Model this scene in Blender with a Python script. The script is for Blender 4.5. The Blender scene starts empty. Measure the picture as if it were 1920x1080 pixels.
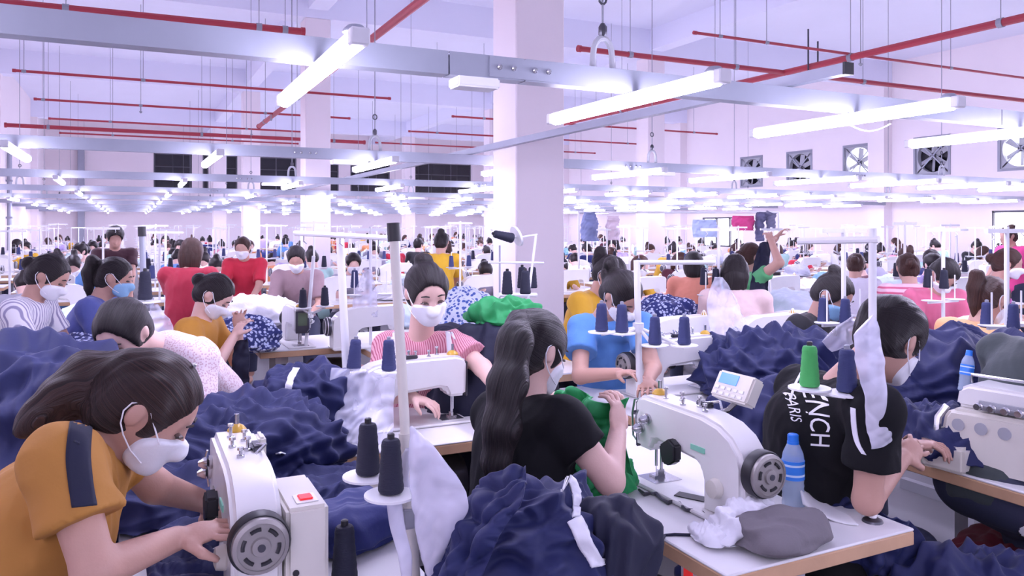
import bpy, bmesh, math, random
import numpy as np
from mathutils import Vector, Matrix
from mathutils.bvhtree import BVHTree

# ------------------------------------------------------------------ camera, world, exposure
SC = bpy.context.scene
C = SC.collection
F, HY, H = 1464.0, 425.0, 1.58           # focal length in pixels, horizon row, eye height
FX, FY = 0.440, 0.898                     # camera forward in room axes
def W(px, py, zc):                        # point seen at a pixel, at depth zc
    xc = (px - 960.0) / F * zc
    return Vector((xc * FY + zc * FX, -xc * FX + zc * FY, H + (HY - py) / F * zc))
def WZ(px, py, z):                        # point seen at a pixel, on the level z
    return W(px, py, F * (H - z) / (py - HY))
def D(right, away, up):                   # direction given in camera terms -> room axes
    return Vector((right * FY + away * FX, -right * FX + away * FY, up)).normalized()
def PX(p):
    xc = p[0] * FY - p[1] * FX; zc = p[0] * FX + p[1] * FY
    return (960 + F * xc / zc, HY - F * (p[2] - H) / zc, zc)

cam = bpy.data.cameras.new('camera'); cam_o = bpy.data.objects.new('camera', cam); C.objects.link(cam_o)
cam.sensor_width = 36.0; cam.lens = F / 1920.0 * 36.0
cam.shift_y = -(540.0 - HY) / 1920.0
cam_o.location = (0, 0, H)
cam_o.rotation_euler = (math.pi / 2, 0, -math.atan2(FX, FY))
cam.clip_start = 0.05; cam.clip_end = 200
SC.camera = cam_o

world = bpy.data.worlds.new('World'); SC.world = world; world.use_nodes = True
bg = world.node_tree.nodes['Background']; bg.inputs[0].default_value = (0.72, 0.68, 1.0, 1); bg.inputs[1].default_value = 0.25
SC.view_settings.view_transform = 'Standard'; SC.view_settings.look = 'None'
SC.view_settings.exposure = 0.0; SC.view_settings.gamma = 1.0; SC.view_settings.use_curve_mapping = False
LAMP_STRENGTH = 70.0
LAMP_COLOR = (0.76, 0.715, 1.0)

SC.cycles.adaptive_threshold = 0.02; SC.cycles.max_bounces = 7; SC.cycles.diffuse_bounces = 4; SC.cycles.glossy_bounces = 3; SC.cycles.transmission_bounces = 4; SC.cycles.transparent_max_bounces = 8
RND = random.Random(7)

# ------------------------------------------------------------------ materials
MATS = {}
def mat(name, col=(.8, .8, .8), rough=.5, metal=0.0, bump=0.0, bscale=40.0, var=0.0, vscale=8.0, sheen=0.0,
        emit=None, estr=0.0, alpha=1.0, trans=0.0, objcol=False, coat=0.0, stretch=None, spec=None):
    if name in MATS: return MATS[name]
    m = bpy.data.materials.new(name); m.use_nodes = True; MATS[name] = m
    nt = m.node_tree; N = nt.nodes; L = nt.links
    b = N['Principled BSDF']
    b.inputs['Base Color'].default_value = (*col, 1); b.inputs['Roughness'].default_value = rough
    b.inputs['Metallic'].default_value = metal
    b.inputs['Sheen Weight'].default_value = sheen
    if sheen: b.inputs['Sheen Roughness'].default_value = .4
    b.inputs['Coat Weight'].default_value = coat
    b.inputs['Alpha'].default_value = alpha
    b.inputs['Transmission Weight'].default_value = trans
    if spec is not None: b.inputs['Specular IOR Level'].default_value = spec
    if emit: b.inputs['Emission Color'].default_value = (*emit, 1); b.inputs['Emission Strength'].default_value = estr
    tc = None
    if bump or var or objcol:
        tc = N.new('ShaderNodeTexCoord')
    src = None
    if objcol:
        oi = N.new('ShaderNodeObjectInfo'); src = oi.outputs['Color']; L.new(src, b.inputs['Base Color'])
    if var:
        n = N.new('ShaderNodeTexNoise'); n.inputs['Scale'].default_value = vscale; n.inputs['Detail'].default_value = 3
        L.new(tc.outputs['Object'], n.inputs['Vector'])
        mr = N.new('ShaderNodeMapRange'); mr.inputs[3].default_value = 1 - var; mr.inputs[4].default_value = 1 + var
        L.new(n.outputs['Fac'], mr.inputs[0])
        mx = N.new('ShaderNodeVectorMath'); mx.operation = 'SCALE'
        if src: L.new(src, mx.inputs[0])
        else: mx.inputs[0].default_value = col
        L.new(mr.outputs[0], mx.inputs['Scale']); L.new(mx.outputs[0], b.inputs['Base Color'])
    if bump:
        n = N.new('ShaderNodeTexNoise'); n.inputs['Scale'].default_value = bscale; n.inputs['Detail'].default_value = 4
        if stretch:
            mp = N.new('ShaderNodeMapping'); mp.inputs['Scale'].default_value = stretch
            L.new(tc.outputs['Object'], mp.inputs['Vector']); L.new(mp.outputs[0], n.inputs['Vector'])
        else: L.new(tc.outputs['Object'], n.inputs['Vector'])
        bp = N.new('ShaderNodeBump'); bp.inputs['Strength'].default_value = bump; bp.inputs['Distance'].default_value = .004
        L.new(n.outputs['Fac'], bp.inputs['Height']); L.new(bp.outputs[0], b.inputs['Normal'])
    return m
def hair_mat(name, c1, c2):
    """strands follow the 'strand' coordinate stored on each hair mesh"""
    m = mat(name, c1, .42, spec=.35); nt = m.node_tree; N = nt.nodes; L = nt.links; b = N['Principled BSDF']
    at = N.new('ShaderNodeAttribute'); at.attribute_name = 'strand'
    n = N.new('ShaderNodeTexNoise'); n.noise_dimensions = '1D'; n.inputs['Scale'].default_value = 3.0; n.inputs['Detail'].default_value = 4; n.inputs['Roughness'].default_value = .7
    L.new(at.outputs['Fac'], n.inputs['W'])
    r = N.new('ShaderNodeValToRGB'); r.color_ramp.elements[0].color = (*c1, 1); r.color_ramp.elements[1].color = (*c2, 1)
    r.color_ramp.elements[0].position = .35; r.color_ramp.elements[1].position = .75
    L.new(n.outputs['Fac'], r.inputs[0]); L.new(r.outputs[0], b.inputs['Base Color'])
    bp = N.new('ShaderNodeBump'); bp.inputs['Strength'].default_value = .9; bp.inputs['Distance'].default_value = .006
    L.new(n.outputs['Fac'], bp.inputs['Height']); L.new(bp.outputs[0], b.inputs['Normal'])
    return m
def patterned(name, kind, c1, c2, scale, rough=.8):
    """cloth with a printed / woven pattern: stripes along an axis, checks or scattered flowers"""
    if name in MATS: return MATS[name]
    m = mat(name, c1, rough, sheen=.2); nt = m.node_tree; N = nt.nodes; L = nt.links; b = N['Principled BSDF']
    tc = N.new('ShaderNodeTexCoord')
    ramp = N.new('ShaderNodeValToRGB'); ramp.color_ramp.interpolation = 'LINEAR'
    e = ramp.color_ramp.elements; e[0].color = (*c1, 1); e[1].color = (*c2, 1)
    if kind in ('stripes_x', 'stripes_z', 'stripes_y'):
        w = N.new('ShaderNodeTexWave'); w.bands_direction = kind[-1].upper(); w.inputs['Scale'].default_value = scale
        w.inputs['Distortion'].default_value = .6; w.inputs['Detail'].default_value = 1
        L.new(tc.outputs['Object'], w.inputs['Vector']); L.new(w.outputs['Fac'], ramp.inputs[0])
        e[0].position = .55; e[1].position = .8
    elif kind == 'flowers':
        v = N.new('ShaderNodeTexVoronoi'); v.inputs['Scale'].default_value = scale
        L.new(tc.outputs['Object'], v.inputs['Vector']); L.new(v.outputs['Distance'], ramp.inputs[0])
        e[0].position = .38; e[1].position = .46
    L.new(ramp.outputs[0], b.inputs['Base Color'])
    return m
def plastic(name, col=(.9, .9, 1.0), op=.45):
    """thin crinkled clear polythene"""
    if name in MATS: return MATS[name]
    m = bpy.data.materials.new(name); m.use_nodes = True; MATS[name] = m
    nt = m.node_tree; N = nt.nodes; L = nt.links
    b = N['Principled BSDF']; b.inputs['Base Color'].default_value = (*col, 1); b.inputs['Roughness'].default_value = .22
    tr = N.new('ShaderNodeBsdfTransparent'); tr.inputs[0].default_value = (.96, .96, 1, 1)
    ms = N.new('ShaderNodeMixShader')
    tc = N.new('ShaderNodeTexCoord'); n = N.new('ShaderNodeTexNoise'); n.inputs['Scale'].default_value = 9; n.inputs['Detail'].default_value = 2
    n.inputs['Distortion'].default_value = .5
    L.new(tc.outputs['Object'], n.inputs['Vector'])
    mr = N.new('ShaderNodeMapRange'); mr.inputs[1].default_value = .35; mr.inputs[2].default_value = .7
    mr.inputs[3].default_value = op * .8; mr.inputs[4].default_value = min(1, op * 1.25)
    L.new(n.outputs['Fac'], mr.inputs[0]); L.new(mr.outputs[0], ms.inputs[0])
    bp = N.new('ShaderNodeBump'); bp.inputs['Strength'].default_value = .35; bp.inputs['Distance'].default_value = .01
    L.new(n.outputs['Fac'], bp.inputs['Height']); L.new(bp.outputs[0], b.inputs['Normal'])
    L.new(tr.outputs[0], ms.inputs[1]); L.new(b.outputs[0], ms.inputs[2])
    L.new(ms.outputs[0], N['Material Output'].inputs[0])
    return m

M = dict(
    wall=mat('wall_paint', (.88, .80, .82), .8, bump=.15, bscale=30, var=.03, vscale=1.2),
    ceil=mat('ceiling_paint', (.84, .85, .97), .85, bump=.15, bscale=25, var=.03, vscale=.8),
    floor=mat('floor_concrete', (.26, .26, .28), .55, bump=.2, bscale=20, var=.12, vscale=2),
    galv=mat('galvanised', (.36, .38, .45), .42, .45, var=.10, vscale=6),
    galvd=mat('galvanised_dark', (.30, .31, .36), .5, .4),
    red=mat('red_pipe', (.36, .03, .05), .45),
    steel=mat('steel', (.55, .55, .58), .25, .9),
    dsteel=mat('dark_steel', (.10, .10, .12), .35, .8),
    black=mat('black_plastic', (.02, .02, .025), .45),
    white=mat('white_enamel', (.84, .83, .82), .28, coat=.3, var=.04, vscale=12),
    cream=mat('cream_enamel', (.72, .69, .62), .35, var=.05, vscale=12),
    whitep=mat('white_plastic', (.86, .86, .88), .4),
    top=mat('table_laminate', (.80, .79, .80), .35, var=.04, vscale=5),
    edge=mat('plywood_edge', (.55, .34, .20), .6, var=.18, vscale=9, bump=.2, bscale=60),
    grey=mat('grey_metal', (.40, .41, .45), .5, var=.05),
    lampbody=mat('lamp_body', (.82, .82, .86), .5),
    tube=mat('lamp_tube', (1, 1, 1), .5, emit=LAMP_COLOR, estr=LAMP_STRENGTH),
    navy=mat('navy_cotton', (.007, .0125, .078), .7, bump=.08, bscale=120, var=.18, vscale=4, sheen=.06),
    navyd=mat('dark_navy_cotton', (.006, .008, .030), .75, bump=.08, bscale=120),
    thread=mat('navy_thread', (.030, .040, .13), .7, bump=.5, bscale=60, stretch=(1, 1, 12)),
    threadk=mat('dark_thread', (.012, .014, .035), .7, bump=.5, bscale=60, stretch=(1, 1, 12)),
    threadg=mat('green_thread', (.06, .42, .10), .6, bump=.5, bscale=60, stretch=(1, 1, 12)),
    green=mat('green_jersey', (.02, .30, .09), .7, bump=.08, bscale=120, var=.15),
    wcloth=mat('white_cloth', (.78, .78, .84), .8, bump=.3, bscale=60),
    greycush=mat('grey_cushion', (.17, .155, .17), .8, bump=.3, bscale=120, var=.12),
    skin=mat('skin', (.52, .30, .235), .5, bump=.1, bscale=150, var=.05, vscale=14),
    skin2=mat('skin_pale', (.72, .47, .40), .5, bump=.1, bscale=150, var=.05, vscale=14),
    hair=hair_mat('black_hair', (.004, .003, .004), (.030, .020, .022)),
    hairb=hair_mat('brown_hair', (.025, .009, .006), (.10, .042, .030)),
    hairt=hair_mat('tipped_hair', (.010, .006, .006), (.07, .035, .03)),
    maskw=mat('mask_white', (.82, .83, .88), .8, bump=.15, bscale=90),
    maskb=mat('mask_blue', (.30, .55, .80), .8, bump=.15, bscale=90),
    tint=mat('tinted_cotton', (.5, .5, .5), .8, bump=.2, bscale=90, objcol=True, var=.06, sheen=.15),
    jeans=mat('dark_trousers', (.03, .035, .07), .8, bump=.2, bscale=90),
    paper=mat('white_paper', (.85, .85, .86), .7),
    wheel=mat('wheel_grey', (.33, .31, .30), .38, .35),
    dark=mat('dark_window', (.018, .018, .024), .25),
    wframe=mat('window_frame', (.10, .10, .12), .5),
    lit=mat('daylight_pane', (1, 1, 1), .5, emit=(.95, .93, 1.0), estr=5.0),
    yellowcap=mat('amber_plastic', (.55, .33, .04), .3),
    redsw=mat('red_switch', (.6, .02, .03), .35, emit=(1, .05, .05), estr=.4),
    lcd=mat('lcd_screen', (.05, .2, .6), .25, emit=(.08, .30, .9), estr=.7),
    poly=plastic('clear_polythene', (.9, .9, 1.0), .30),
    polyw=plastic('milky_polythene', (.84, .84, .96), .60),
    lips=mat('dark_brows', (.02, .012, .012), .6),
)

# ------------------------------------------------------------------ mesh helpers
class MB:
    """collects shapes into one mesh"""
    def __init__(s): s.v = []; s.f = []; s.mi = []; s.m = 0
    def add(s, vs, fs):
        o = len(s.v); s.v += [tuple(p) for p in vs]
        for f in fs: s.f.append([i + o for i in f]); s.mi.append(s.m)
        return s
    def box(s, c, d, rot=None):
        x, y, z = d[0] / 2, d[1] / 2, d[2] / 2
        vs = [Vector((sx * x, sy * y, sz * z)) for sz in (-1, 1) for sy in (-1, 1) for sx in (-1, 1)]
        if rot is not None: vs = [rot @ v for v in vs]
        c = Vector(c)
        return s.add([v + c for v in vs], [(0, 2, 3, 1), (4, 5, 7, 6), (0, 1, 5, 4), (2, 6, 7, 3), (0, 4, 6, 2), (1, 3, 7, 5)])
    def bx(s, x0, x1, y0, y1, z0, z1):
        return s.box(((x0 + x1) / 2, (y0 + y1) / 2, (z0 + z1) / 2), (x1 - x0, y1 - y0, z1 - z0))
    def tube(s, pts, r, n=8, cap=True):
        pts = [Vector(p) for p in pts]; rs = r if isinstance(r, (list, tuple)) else [r] * len(pts)
        rings = []; ref = None
        for i, p in enumerate(pts):
            t = (pts[min(i + 1, len(pts) - 1)] - pts[max(i - 1, 0)]).normalized()
            if ref is None: ref = Vector((0, 0, 1)) if abs(t.z) < .9 else Vector((1, 0, 0))
            a = (ref - t * ref.dot(t)).normalized(); ref = a; b = t.cross(a)
            rings.append([p + (a * math.cos(k * 2 * math.pi / n) + b * math.sin(k * 2 * math.pi / n)) * rs[i] for k in range(n)])
        vs = [v for rg in rings for v in rg]; fs = []
        for i in range(len(pts) - 1):
            for k in range(n): fs.append((i * n + k, i * n + (k + 1) % n, (i + 1) * n + (k + 1) % n, (i + 1) * n + k))
        if cap: fs.append(tuple(range(n - 1, -1, -1))); fs.append(tuple((len(pts) - 1) * n + k for k in range(n)))
        return s.add(vs, fs)
    def cyl(s, a, b, r, n=12): return s.tube([a, b], r, n)
    def lathe(s, prof, n=16, mat4=None):
        """profile [(r, h)] about local z"""
        vs = []; fs = []
        for r, h in prof:
            for k in range(n): vs.append(Vector((r * math.cos(2 * math.pi * k / n), r * math.sin(2 * math.pi * k / n), h)))
        for i in range(len(prof) - 1):
            for k in range(n): fs.append((i * n + k, i * n + (k + 1) % n, (i + 1) * n + (k + 1) % n, (i + 1) * n + k))
        fs.append(tuple(range(n - 1, -1, -1))); fs.append(tuple((len(prof) - 1) * n + k for k in range(n)))
        if mat4 is not None: vs = [mat4 @ v for v in vs]
        return s.add(vs, fs)
    def prism(s, poly, y0, y1):
        """polygon in x,z extruded along y"""
        n = len(poly)
        vs = [(x, y0, z) for x, z in poly] + [(x, y1, z) for x, z in poly]
        fs = [tuple(range(n)), tuple(range(2 * n - 1, n - 1, -1))]
        for i in range(n): j = (i + 1) % n; fs.append((i, i + n, j + n, j))
        return s.add(vs, fs)
    def mesh(s, name, bevel=0.0, seg=2, smooth=True):
        me = bpy.data.meshes.new(name); me.from_pydata([tuple(v) for v in s.v], [], s.f)
        me.polygons.foreach_set('material_index', s.mi)
        bm = bmesh.new(); bm.from_mesh(me)
        if bevel:
            es = [e for e in bm.edges if len(e.link_faces) == 2 and e.calc_face_angle(0) > .5]
            bmesh.ops.bevel(bm, geom=es, offset=bevel, segments=seg, affect='EDGES', clamp_overlap=True)
        bmesh.ops.recalc_face_normals(bm, faces=bm.faces)
        if smooth:
            for f in bm.faces: f.smooth = True
            for e in bm.edges:
                if len(e.link_faces) != 2 or e.calc_face_angle(0) > .62: e.smooth = False
        bm.to_mesh(me); bm.free(); me.update()
        return me
    def obj(s, name, material, parent=None, bevel=0.0, seg=2, smooth=True):
        return obj(name, s.mesh(name, bevel, seg, smooth), material, parent)
def obj(name, me, material=None, parent=None):
    o = bpy.data.objects.new(name, me); C.objects.link(o)
    if material is not None and not len(me.materials):
        for mm in (material if isinstance(material, (list, tuple)) else [material]): me.materials.append(mm)
    if parent is not None: o.parent = parent
    return o
def tag(o, label=None, cat=None, group=None, kind=None):
    if label: o['label'] = label
    if cat: o['category'] = cat
    if group: o['group'] = group
    if kind: o['kind'] = kind
    return o
def thing(name, loc, rz, label, cat, group=None):
    o = bpy.data.objects.new(name, None); C.objects.link(o); o.location = loc; o.rotation_euler = (0, 0, rz)
    o.empty_display_size = .1
    return tag(o, label, cat, group)
def struct(name, mb, m, parent=None, **k):
    o = mb.obj(name, m, parent, **k)
    if parent is None: o['kind'] = 'structure'
    return o
def dup(root, loc, rz, label=None, group=None, color=None):
    def cp(o, par):
        c = o.copy(); C.objects.link(c); c.parent = par
        if color and o.type == 'MESH': c.color = (*color, 1)
        for ch in o.children: cp(ch, c)
        return c
    r = cp(root, None); r.location = loc; r.rotation_euler = (0, 0, rz)
    if label: r['label'] = label
    if group: r['group'] = group
    return r

# ------------------------------------------------------------------ noise
_P = np.random.RandomState(3).permutation(256); _P = np.concatenate([_P, _P, _P])
_G = np.random.RandomState(5).normal(size=(256, 3)); _G /= np.linalg.norm(_G, axis=1)[:, None]
def noise(p):
    """gradient noise, p (n,3) -> (n,) about -1..1"""
    i = np.floor(p).astype(int); f = p - i; i &= 255
    u = f * f * f * (f * (f * 6 - 15) + 10)
    r = 0
    for dx in (0, 1):
        for dy in (0, 1):
            for dz in (0, 1):
                g = _G[_P[_P[_P[i[:, 0] + dx] + i[:, 1] + dy] + i[:, 2] + dz]]
                d = g[:, 0] * (f[:, 0] - dx) + g[:, 1] * (f[:, 1] - dy) + g[:, 2] * (f[:, 2] - dz)
                r = r + d * (u[:, 0] if dx else 1 - u[:, 0]) * (u[:, 1] if dy else 1 - u[:, 1]) * (u[:, 2] if dz else 1 - u[:, 2])
    return r * 1.5
def folds(p, s, seed, octv=3, warp=.6):
    """long pinched cloth folds running in several directions, about 0..1"""
    rs = np.random.RandomState(int(seed * 13 + 5) % 9999); p = p * s; r = 0; wt = 0
    for k in range(6):
        d = rs.normal(size=3); d /= np.linalg.norm(d); o = rs.uniform(-40, 40, 3)
        w = np.clip(noise(p * .42 + o) * 1.5 + .45, 0, 1)
        x = (p @ d) * 5.2 + 3.4 * noise(p * .45 + o + 9) + .8 * noise(p * 1.3 + o + 17) + rs.uniform(0, 6)
        a = np.abs(np.sin(x)); r = r + w * (1.1 - np.sqrt(a * a + .012)); wt = wt + w
    r = r / (wt + .3) * 1.5
    if octv > 2:
        q = p * 2.3 + 4.7; t = 0; wt = 0
        for k in range(3):
            d = rs.normal(size=3); d /= np.linalg.norm(d); o = rs.uniform(-40, 40, 3); w = np.clip(noise(q * .4 + o) * 2 + .2, 0, 1)
            t = t + w * (1.05 - np.sqrt(np.sin((q @ d) * 4.6 + 3.6 * noise(q * .5 + o)) ** 2 + .004)); wt = wt + w
        r = r * .74 + .34 * t / (wt + .3)
    return np.clip(r, 0, 1.2)

# ------------------------------------------------------------------ signed-distance sculpting
class Sdf:
    def __init__(s, lo, hi, h):
        s.lo = np.array(lo, float) - 2 * h; s.h = h
        s.n = np.ceil((np.array(hi, float) + 2 * h - s.lo) / h).astype(int) + 1
        s.a = np.full(s.n, 9.0, np.float32)
    def _sub(s, lo, hi):
        i0 = np.clip(np.floor((np.array(lo) - s.lo) / s.h).astype(int), 0, s.n)
        i1 = np.clip(np.ceil((np.array(hi) - s.lo) / s.h).astype(int) + 1, 0, s.n)
        if (i1 <= i0).any(): return None
        sl = tuple(slice(a, b) for a, b in zip(i0, i1))
        g = [(np.arange(i0[k], i1[k]) * s.h + s.lo[k]).astype(np.float32).reshape([-1 if j == k else 1 for j in range(3)]) for k in range(3)]
        return sl, g
    def _put(s, sl, d, k, op):
        a = s.a[sl]
        if op == 'sub':
            if k:
                h = np.clip(.5 - .5 * (a + d) / k, 0, 1); s.a[sl] = a * (1 - h) - d * h + k * h * (1 - h)
            else: s.a[sl] = np.maximum(a, -d)
        else:
            h = np.clip(.5 + .5 * (d - a) / k, 0, 1); s.a[sl] = d * (1 - h) + a * h - k * h * (1 - h)
    def cap(s, a, b, ra, rb, k=.02, op='add', end=None):
        a = np.array(a, float); b = np.array(b, float); r = max(ra, rb) + 3 * k + 3 * s.h
        q = s._sub(np.minimum(a, b) - r, np.maximum(a, b) + r)
        if q is None: return s
        sl, (x, y, z) = q
        ba = b - a; l2 = max(ba @ ba, 1e-9)
        px, py, pz = x - a[0], y - a[1], z - a[2]
        t = np.clip((px * ba[0] + py * ba[1] + pz * ba[2]) / l2, 0, 1)
        d = np.sqrt((px - t * ba[0]) ** 2 + (py - t * ba[1]) ** 2 + (pz - t * ba[2]) ** 2) - (ra + (rb - ra) * t)
        if end is not None:
            n = ba / math.sqrt(l2)
            d = np.maximum(d, (x - b[0]) * n[0] + (y - b[1]) * n[1] + (z - b[2]) * n[2])
        s._put(sl, d, k, op); return s
    def ell(s, c, ax, r, k=.02, op='add'):
        """ellipsoid, ax = three unit vectors, r = three radii"""
        c = np.array(c, float); A = [np.array(v, float) for v in ax]; R = max(r) + 3 * k + 3 * s.h
        q = s._sub(c - R, c + R)
        if q is None: return s
        sl, (x, y, z) = q
        k0 = 0; k1 = 0
        for v, rr in zip(A, r):
            u = (x - c[0]) * v[0] + (y - c[1]) * v[1] + (z - c[2]) * v[2]
            k0 = k0 + (u / rr) ** 2; k1 = k1 + (u / (rr * rr)) ** 2
        k0 = np.sqrt(k0); k1 = np.sqrt(k1) + 1e-6
        s._put(sl, k0 * (k0 - 1) / k1, k, op); return s
    def cut(s, p, n):
        """keep the side the normal points away from"""
        sl, (x, y, z) = s._sub(s.lo, s.lo + s.n * s.h)
        s.a[sl] = np.maximum(s.a[sl], (x - p[0]) * n[0] + (y - p[1]) * n[1] + (z - p[2]) * n[2]); return s
    def mesh(s):
        a = s.a; ins = a < 0
        cnt = np.zeros(np.array(a.shape) - 1, np.uint8)
        cs = [(i, j, k) for i in (0, 1) for j in (0, 1) for k in (0, 1)]
        X, Y, Z = a.shape
        for i, j, k in cs: cnt += ins[i:X - 1 + i, j:Y - 1 + j, k:Z - 1 + k]
        cell = np.argwhere((cnt > 0) & (cnt < 8))
        if not len(cell): return np.zeros((0, 3)), np.zeros((0, 4), int)
        idx = np.full(cnt.shape, -1, np.int32); idx[tuple(cell.T)] = np.arange(len(cell))
        val = {c: a[cell[:, 0] + c[0], cell[:, 1] + c[1], cell[:, 2] + c[2]] for c in cs}
        acc = np.zeros((len(cell), 3)); num = np.zeros(len(cell))
        for c0 in cs:
            for ax in range(3):
                if c0[ax]: continue
                c1 = list(c0); c1[ax] = 1; c1 = tuple(c1)
                v0, v1 = val[c0], val[c1]; m = (v0 < 0) != (v1 < 0)
                t = np.where(m, v0 / np.where(m, v0 - v1, 1), 0)
                for q in range(3): acc[:, q] += m * (c0[q] + (t if q == ax else 0))
                num += m
        V = (cell + acc / num[:, None]) * s.h + s.lo
        Q = []
        for ax in range(3):
            o1, o2 = (ax + 1) % 3, (ax + 2) % 3
            sl0 = [slice(1, -1)] * 3; sl1 = [slice(1, -1)] * 3
            sl0[ax] = slice(0, -1); sl1[ax] = slice(1, None)
            A, B = ins[tuple(sl0)], ins[tuple(sl1)]
            e = np.argwhere(A != B); off = np.ones(3, int); off[ax] = 0
            fl = A[tuple(e.T)]; e = e + off
            def at(d1, d2):
                q = e.copy(); q[:, o1] -= d1; q[:, o2] -= d2
                return idx[tuple(q.T)]
            q = np.stack([at(0, 0), at(1, 0), at(1, 1), at(0, 1)], 1)
            q[~fl] = q[~fl][:, ::-1]; Q.append(q)
        Q = np.concatenate(Q)
        return V, Q[(Q >= 0).all(1)]
def vnormals(V, Q):
    n = np.cross(V[Q[:, 2]] - V[Q[:, 0]], V[Q[:, 3]] - V[Q[:, 1]]); N = np.zeros_like(V)
    for k in range(4): np.add.at(N, Q[:, k], n)
    return N / (np.linalg.norm(N, axis=1)[:, None] + 1e-12)
def npmesh(name, V, Q):
    me = bpy.data.meshes.new(name)
    me.vertices.add(len(V)); me.vertices.foreach_set('co', np.asarray(V, np.float32).ravel())
    n = len(Q); w = Q.shape[1]
    me.loops.add(n * w); me.loops.foreach_set('vertex_index', np.asarray(Q, np.int32).ravel())
    me.polygons.add(n); me.polygons.foreach_set('loop_start', np.arange(0, n * w, w, dtype=np.int32))
    me.polygons.foreach_set('loop_total', np.full(n, w, np.int32))
    me.polygons.foreach_set('use_smooth', np.ones(n, bool))
    me.update(calc_edges=True); me.validate()
    return me

# ------------------------------------------------------------------ the hall
XL, XR, YB, YF, ZC = -3.0, 18.0, 36.0, -9.0, 5.9
struct('floor', MB().bx(XL - .2, XR + .2, YF, YB + .2, -.1, 0), M['floor'])
struct('ceiling', MB().bx(XL - .2, XR + .2, YF, YB + .2, ZC, ZC + .15), M['ceil'])
LIT_FANS = {2, 4}
FANS = [19.2, 17.2, 15.1, 12.9, 10.75]
def wall_right():
    # openings for fans, and two daylight openings low down
    op = sorted([(y - .5, y + .5, 2.85, 3.85) for y in FANS] + [(8.4, 11.4, .9, 1.95), (19.6, 21.6, .9, 1.9)])
    ys = sorted({YF, YB + .2, *[o[0] for o in op], *[o[1] for o in op]})
    zs = sorted({0, ZC, *[o[2] for o in op], *[o[3] for o in op]})
    mb = MB()
    for a, b in zip(ys, ys[1:]):
        for c, d in zip(zs, zs[1:]):
            if not any(o[0] <= a and b <= o[1] and o[2] <= c and d <= o[3] for o in op): mb.bx(XR, XR + .2, a, b, c, d)
    struct('wall_right', mb, M['wall'])
wall_right()
WIN = [(288, 360, 284, 355), (380, 391, 286, 354), (416, 445, 287, 355), (481, 556, 288, 357), (613, 635, 292, 358), (657, 731, 293, 359), (758, 883, 296, 360)]
def on_back(px, py):
    r = (px - 960) / F; zc = (YB) / (FY - r * FX); return W(px, py, zc)
wrects = []
for x0, x1, y0, y1 in WIN:
    a = on_back(x0, y0); b = on_back(x1, y1); wrects.append((a.x, b.x, 3.15, 4.68))
def wall_back():
    xs = sorted({XL - .2, XR + .2, *[r[0] for r in wrects], *[r[1] for r in wrects]}); mb = MB()
    for a, b in zip(xs, xs[1:]):
        hit = [r for r in wrects if r[0] <= a + 1e-6 and b <= r[1] + 1e-6]
        if hit: mb.bx(a, b, YB, YB + .2, 0, 3.15); mb.bx(a, b, YB, YB + .2, 4.68, ZC)
        else: mb.bx(a, b, YB, YB + .2, 0, ZC)
    struct('wall_back', mb, M['wall'])
wall_back()
struct('wall_left', MB().bx(XL - .2, XL, YF, YB, 0, ZC), M['wall'])
for i, (x0, x1, z0, z1) in enumerate(wrects):
    w = MB(); t = .05
    w.bx(x0, x1, YB + .02, YB + .1, z0, z0 + t).bx(x0, x1, YB + .02, YB + .1, z1 - t, z1).bx(x0, x0 + t, YB + .02, YB + .1, z0, z1).bx(x1 - t, x1, YB + .02, YB + .1, z0, z1)
    w.bx(x0 + t, x1 - t, YB + .075, YB + .085, z0 + t, z1 - t)
    wo = struct('window_%d' % (i + 1), w, M['wframe'])
    n = max(1, round((x1 - x0) / .75)); dx = (x1 - x0 - 2 * t) / n
    for k in range(n):
        for zz0, zz1 in ((z0 + t, z0 + .95), (z0 + .99, z1 - t)):
            MB().bx(x0 + t + k * dx + .012, x0 + t + (k + 1) * dx - .012, YB + .05, YB + .07, zz0, zz1).obj('pane', M['dark'], wo)
# beams along the column lines
for i, y in enumerate((5.85, 14.25, 22.65, 31.05)):
    struct('beam_cross_%d' % (i + 1), MB().bx(XL, XR, y - .22, y + .22, 5.3, ZC), M['ceil'])
struct('beam_long_1', MB().bx(2.85, 3.2, YF, YB, 5.45, ZC), M['ceil'])
struct('beam_long_2', MB().bx(10.25, 10.6, YF, YB, 5.45, ZC), M['ceil'])
for i, (x, y) in enumerate([(2.8, 5.64), (2.8, 14.04), (2.8, 22.44), (2.8, 30.84), (10.2, 14.04), (10.2, 22.44), (10.2, 30.84)]):
    struct('column_%d' % (i + 1), MB().bx(x, x + .45, y, y + .45, 0, 5.3), M['wall'], bevel=.012, seg=1)
for i, y in enumerate((5.64, 14.04, 22.44, 30.84)):
    struct('pilaster_right_%d' % (i + 1), MB().bx(XR - .3, XR, y, y + .5, 0, ZC), M['wall'])
for i, y in enumerate((14.04, 22.44, 30.84)):
    struct('pilaster_left_%d' % (i + 1), MB().bx(XL, XL + .2, y, y + .45, 0, ZC), M['wall'])
# daylight windows low in the right wall
for i, (y0, y1, z0, z1, n) in enumerate(((8.4, 11.4, .9, 1.95, 4), (19.6, 21.6, .9, 1.9, 3))):
    w = MB()
    for k in range(n + 1): yy = y0 + (y1 - y0) * k / n; w.bx(XR + .03, XR + .09, yy - .03, yy + .03, z0, z1)
    w.bx(XR + .03, XR + .09, y0, y1, z0, z0 + .05).bx(XR + .03, XR + .09, y0, y1, z1 - .05, z1)
    wo = struct('window_%d' % (8 + i), w, M['wframe'])
    for k in range(n): MB().bx(XR + .1, XR + .11, y0 + (y1 - y0) * k / n + .03, y0 + (y1 - y0) * (k + 1) / n - .03, z0 + .05, z1 - .05).obj('pane', M['lit'], wo)
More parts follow.
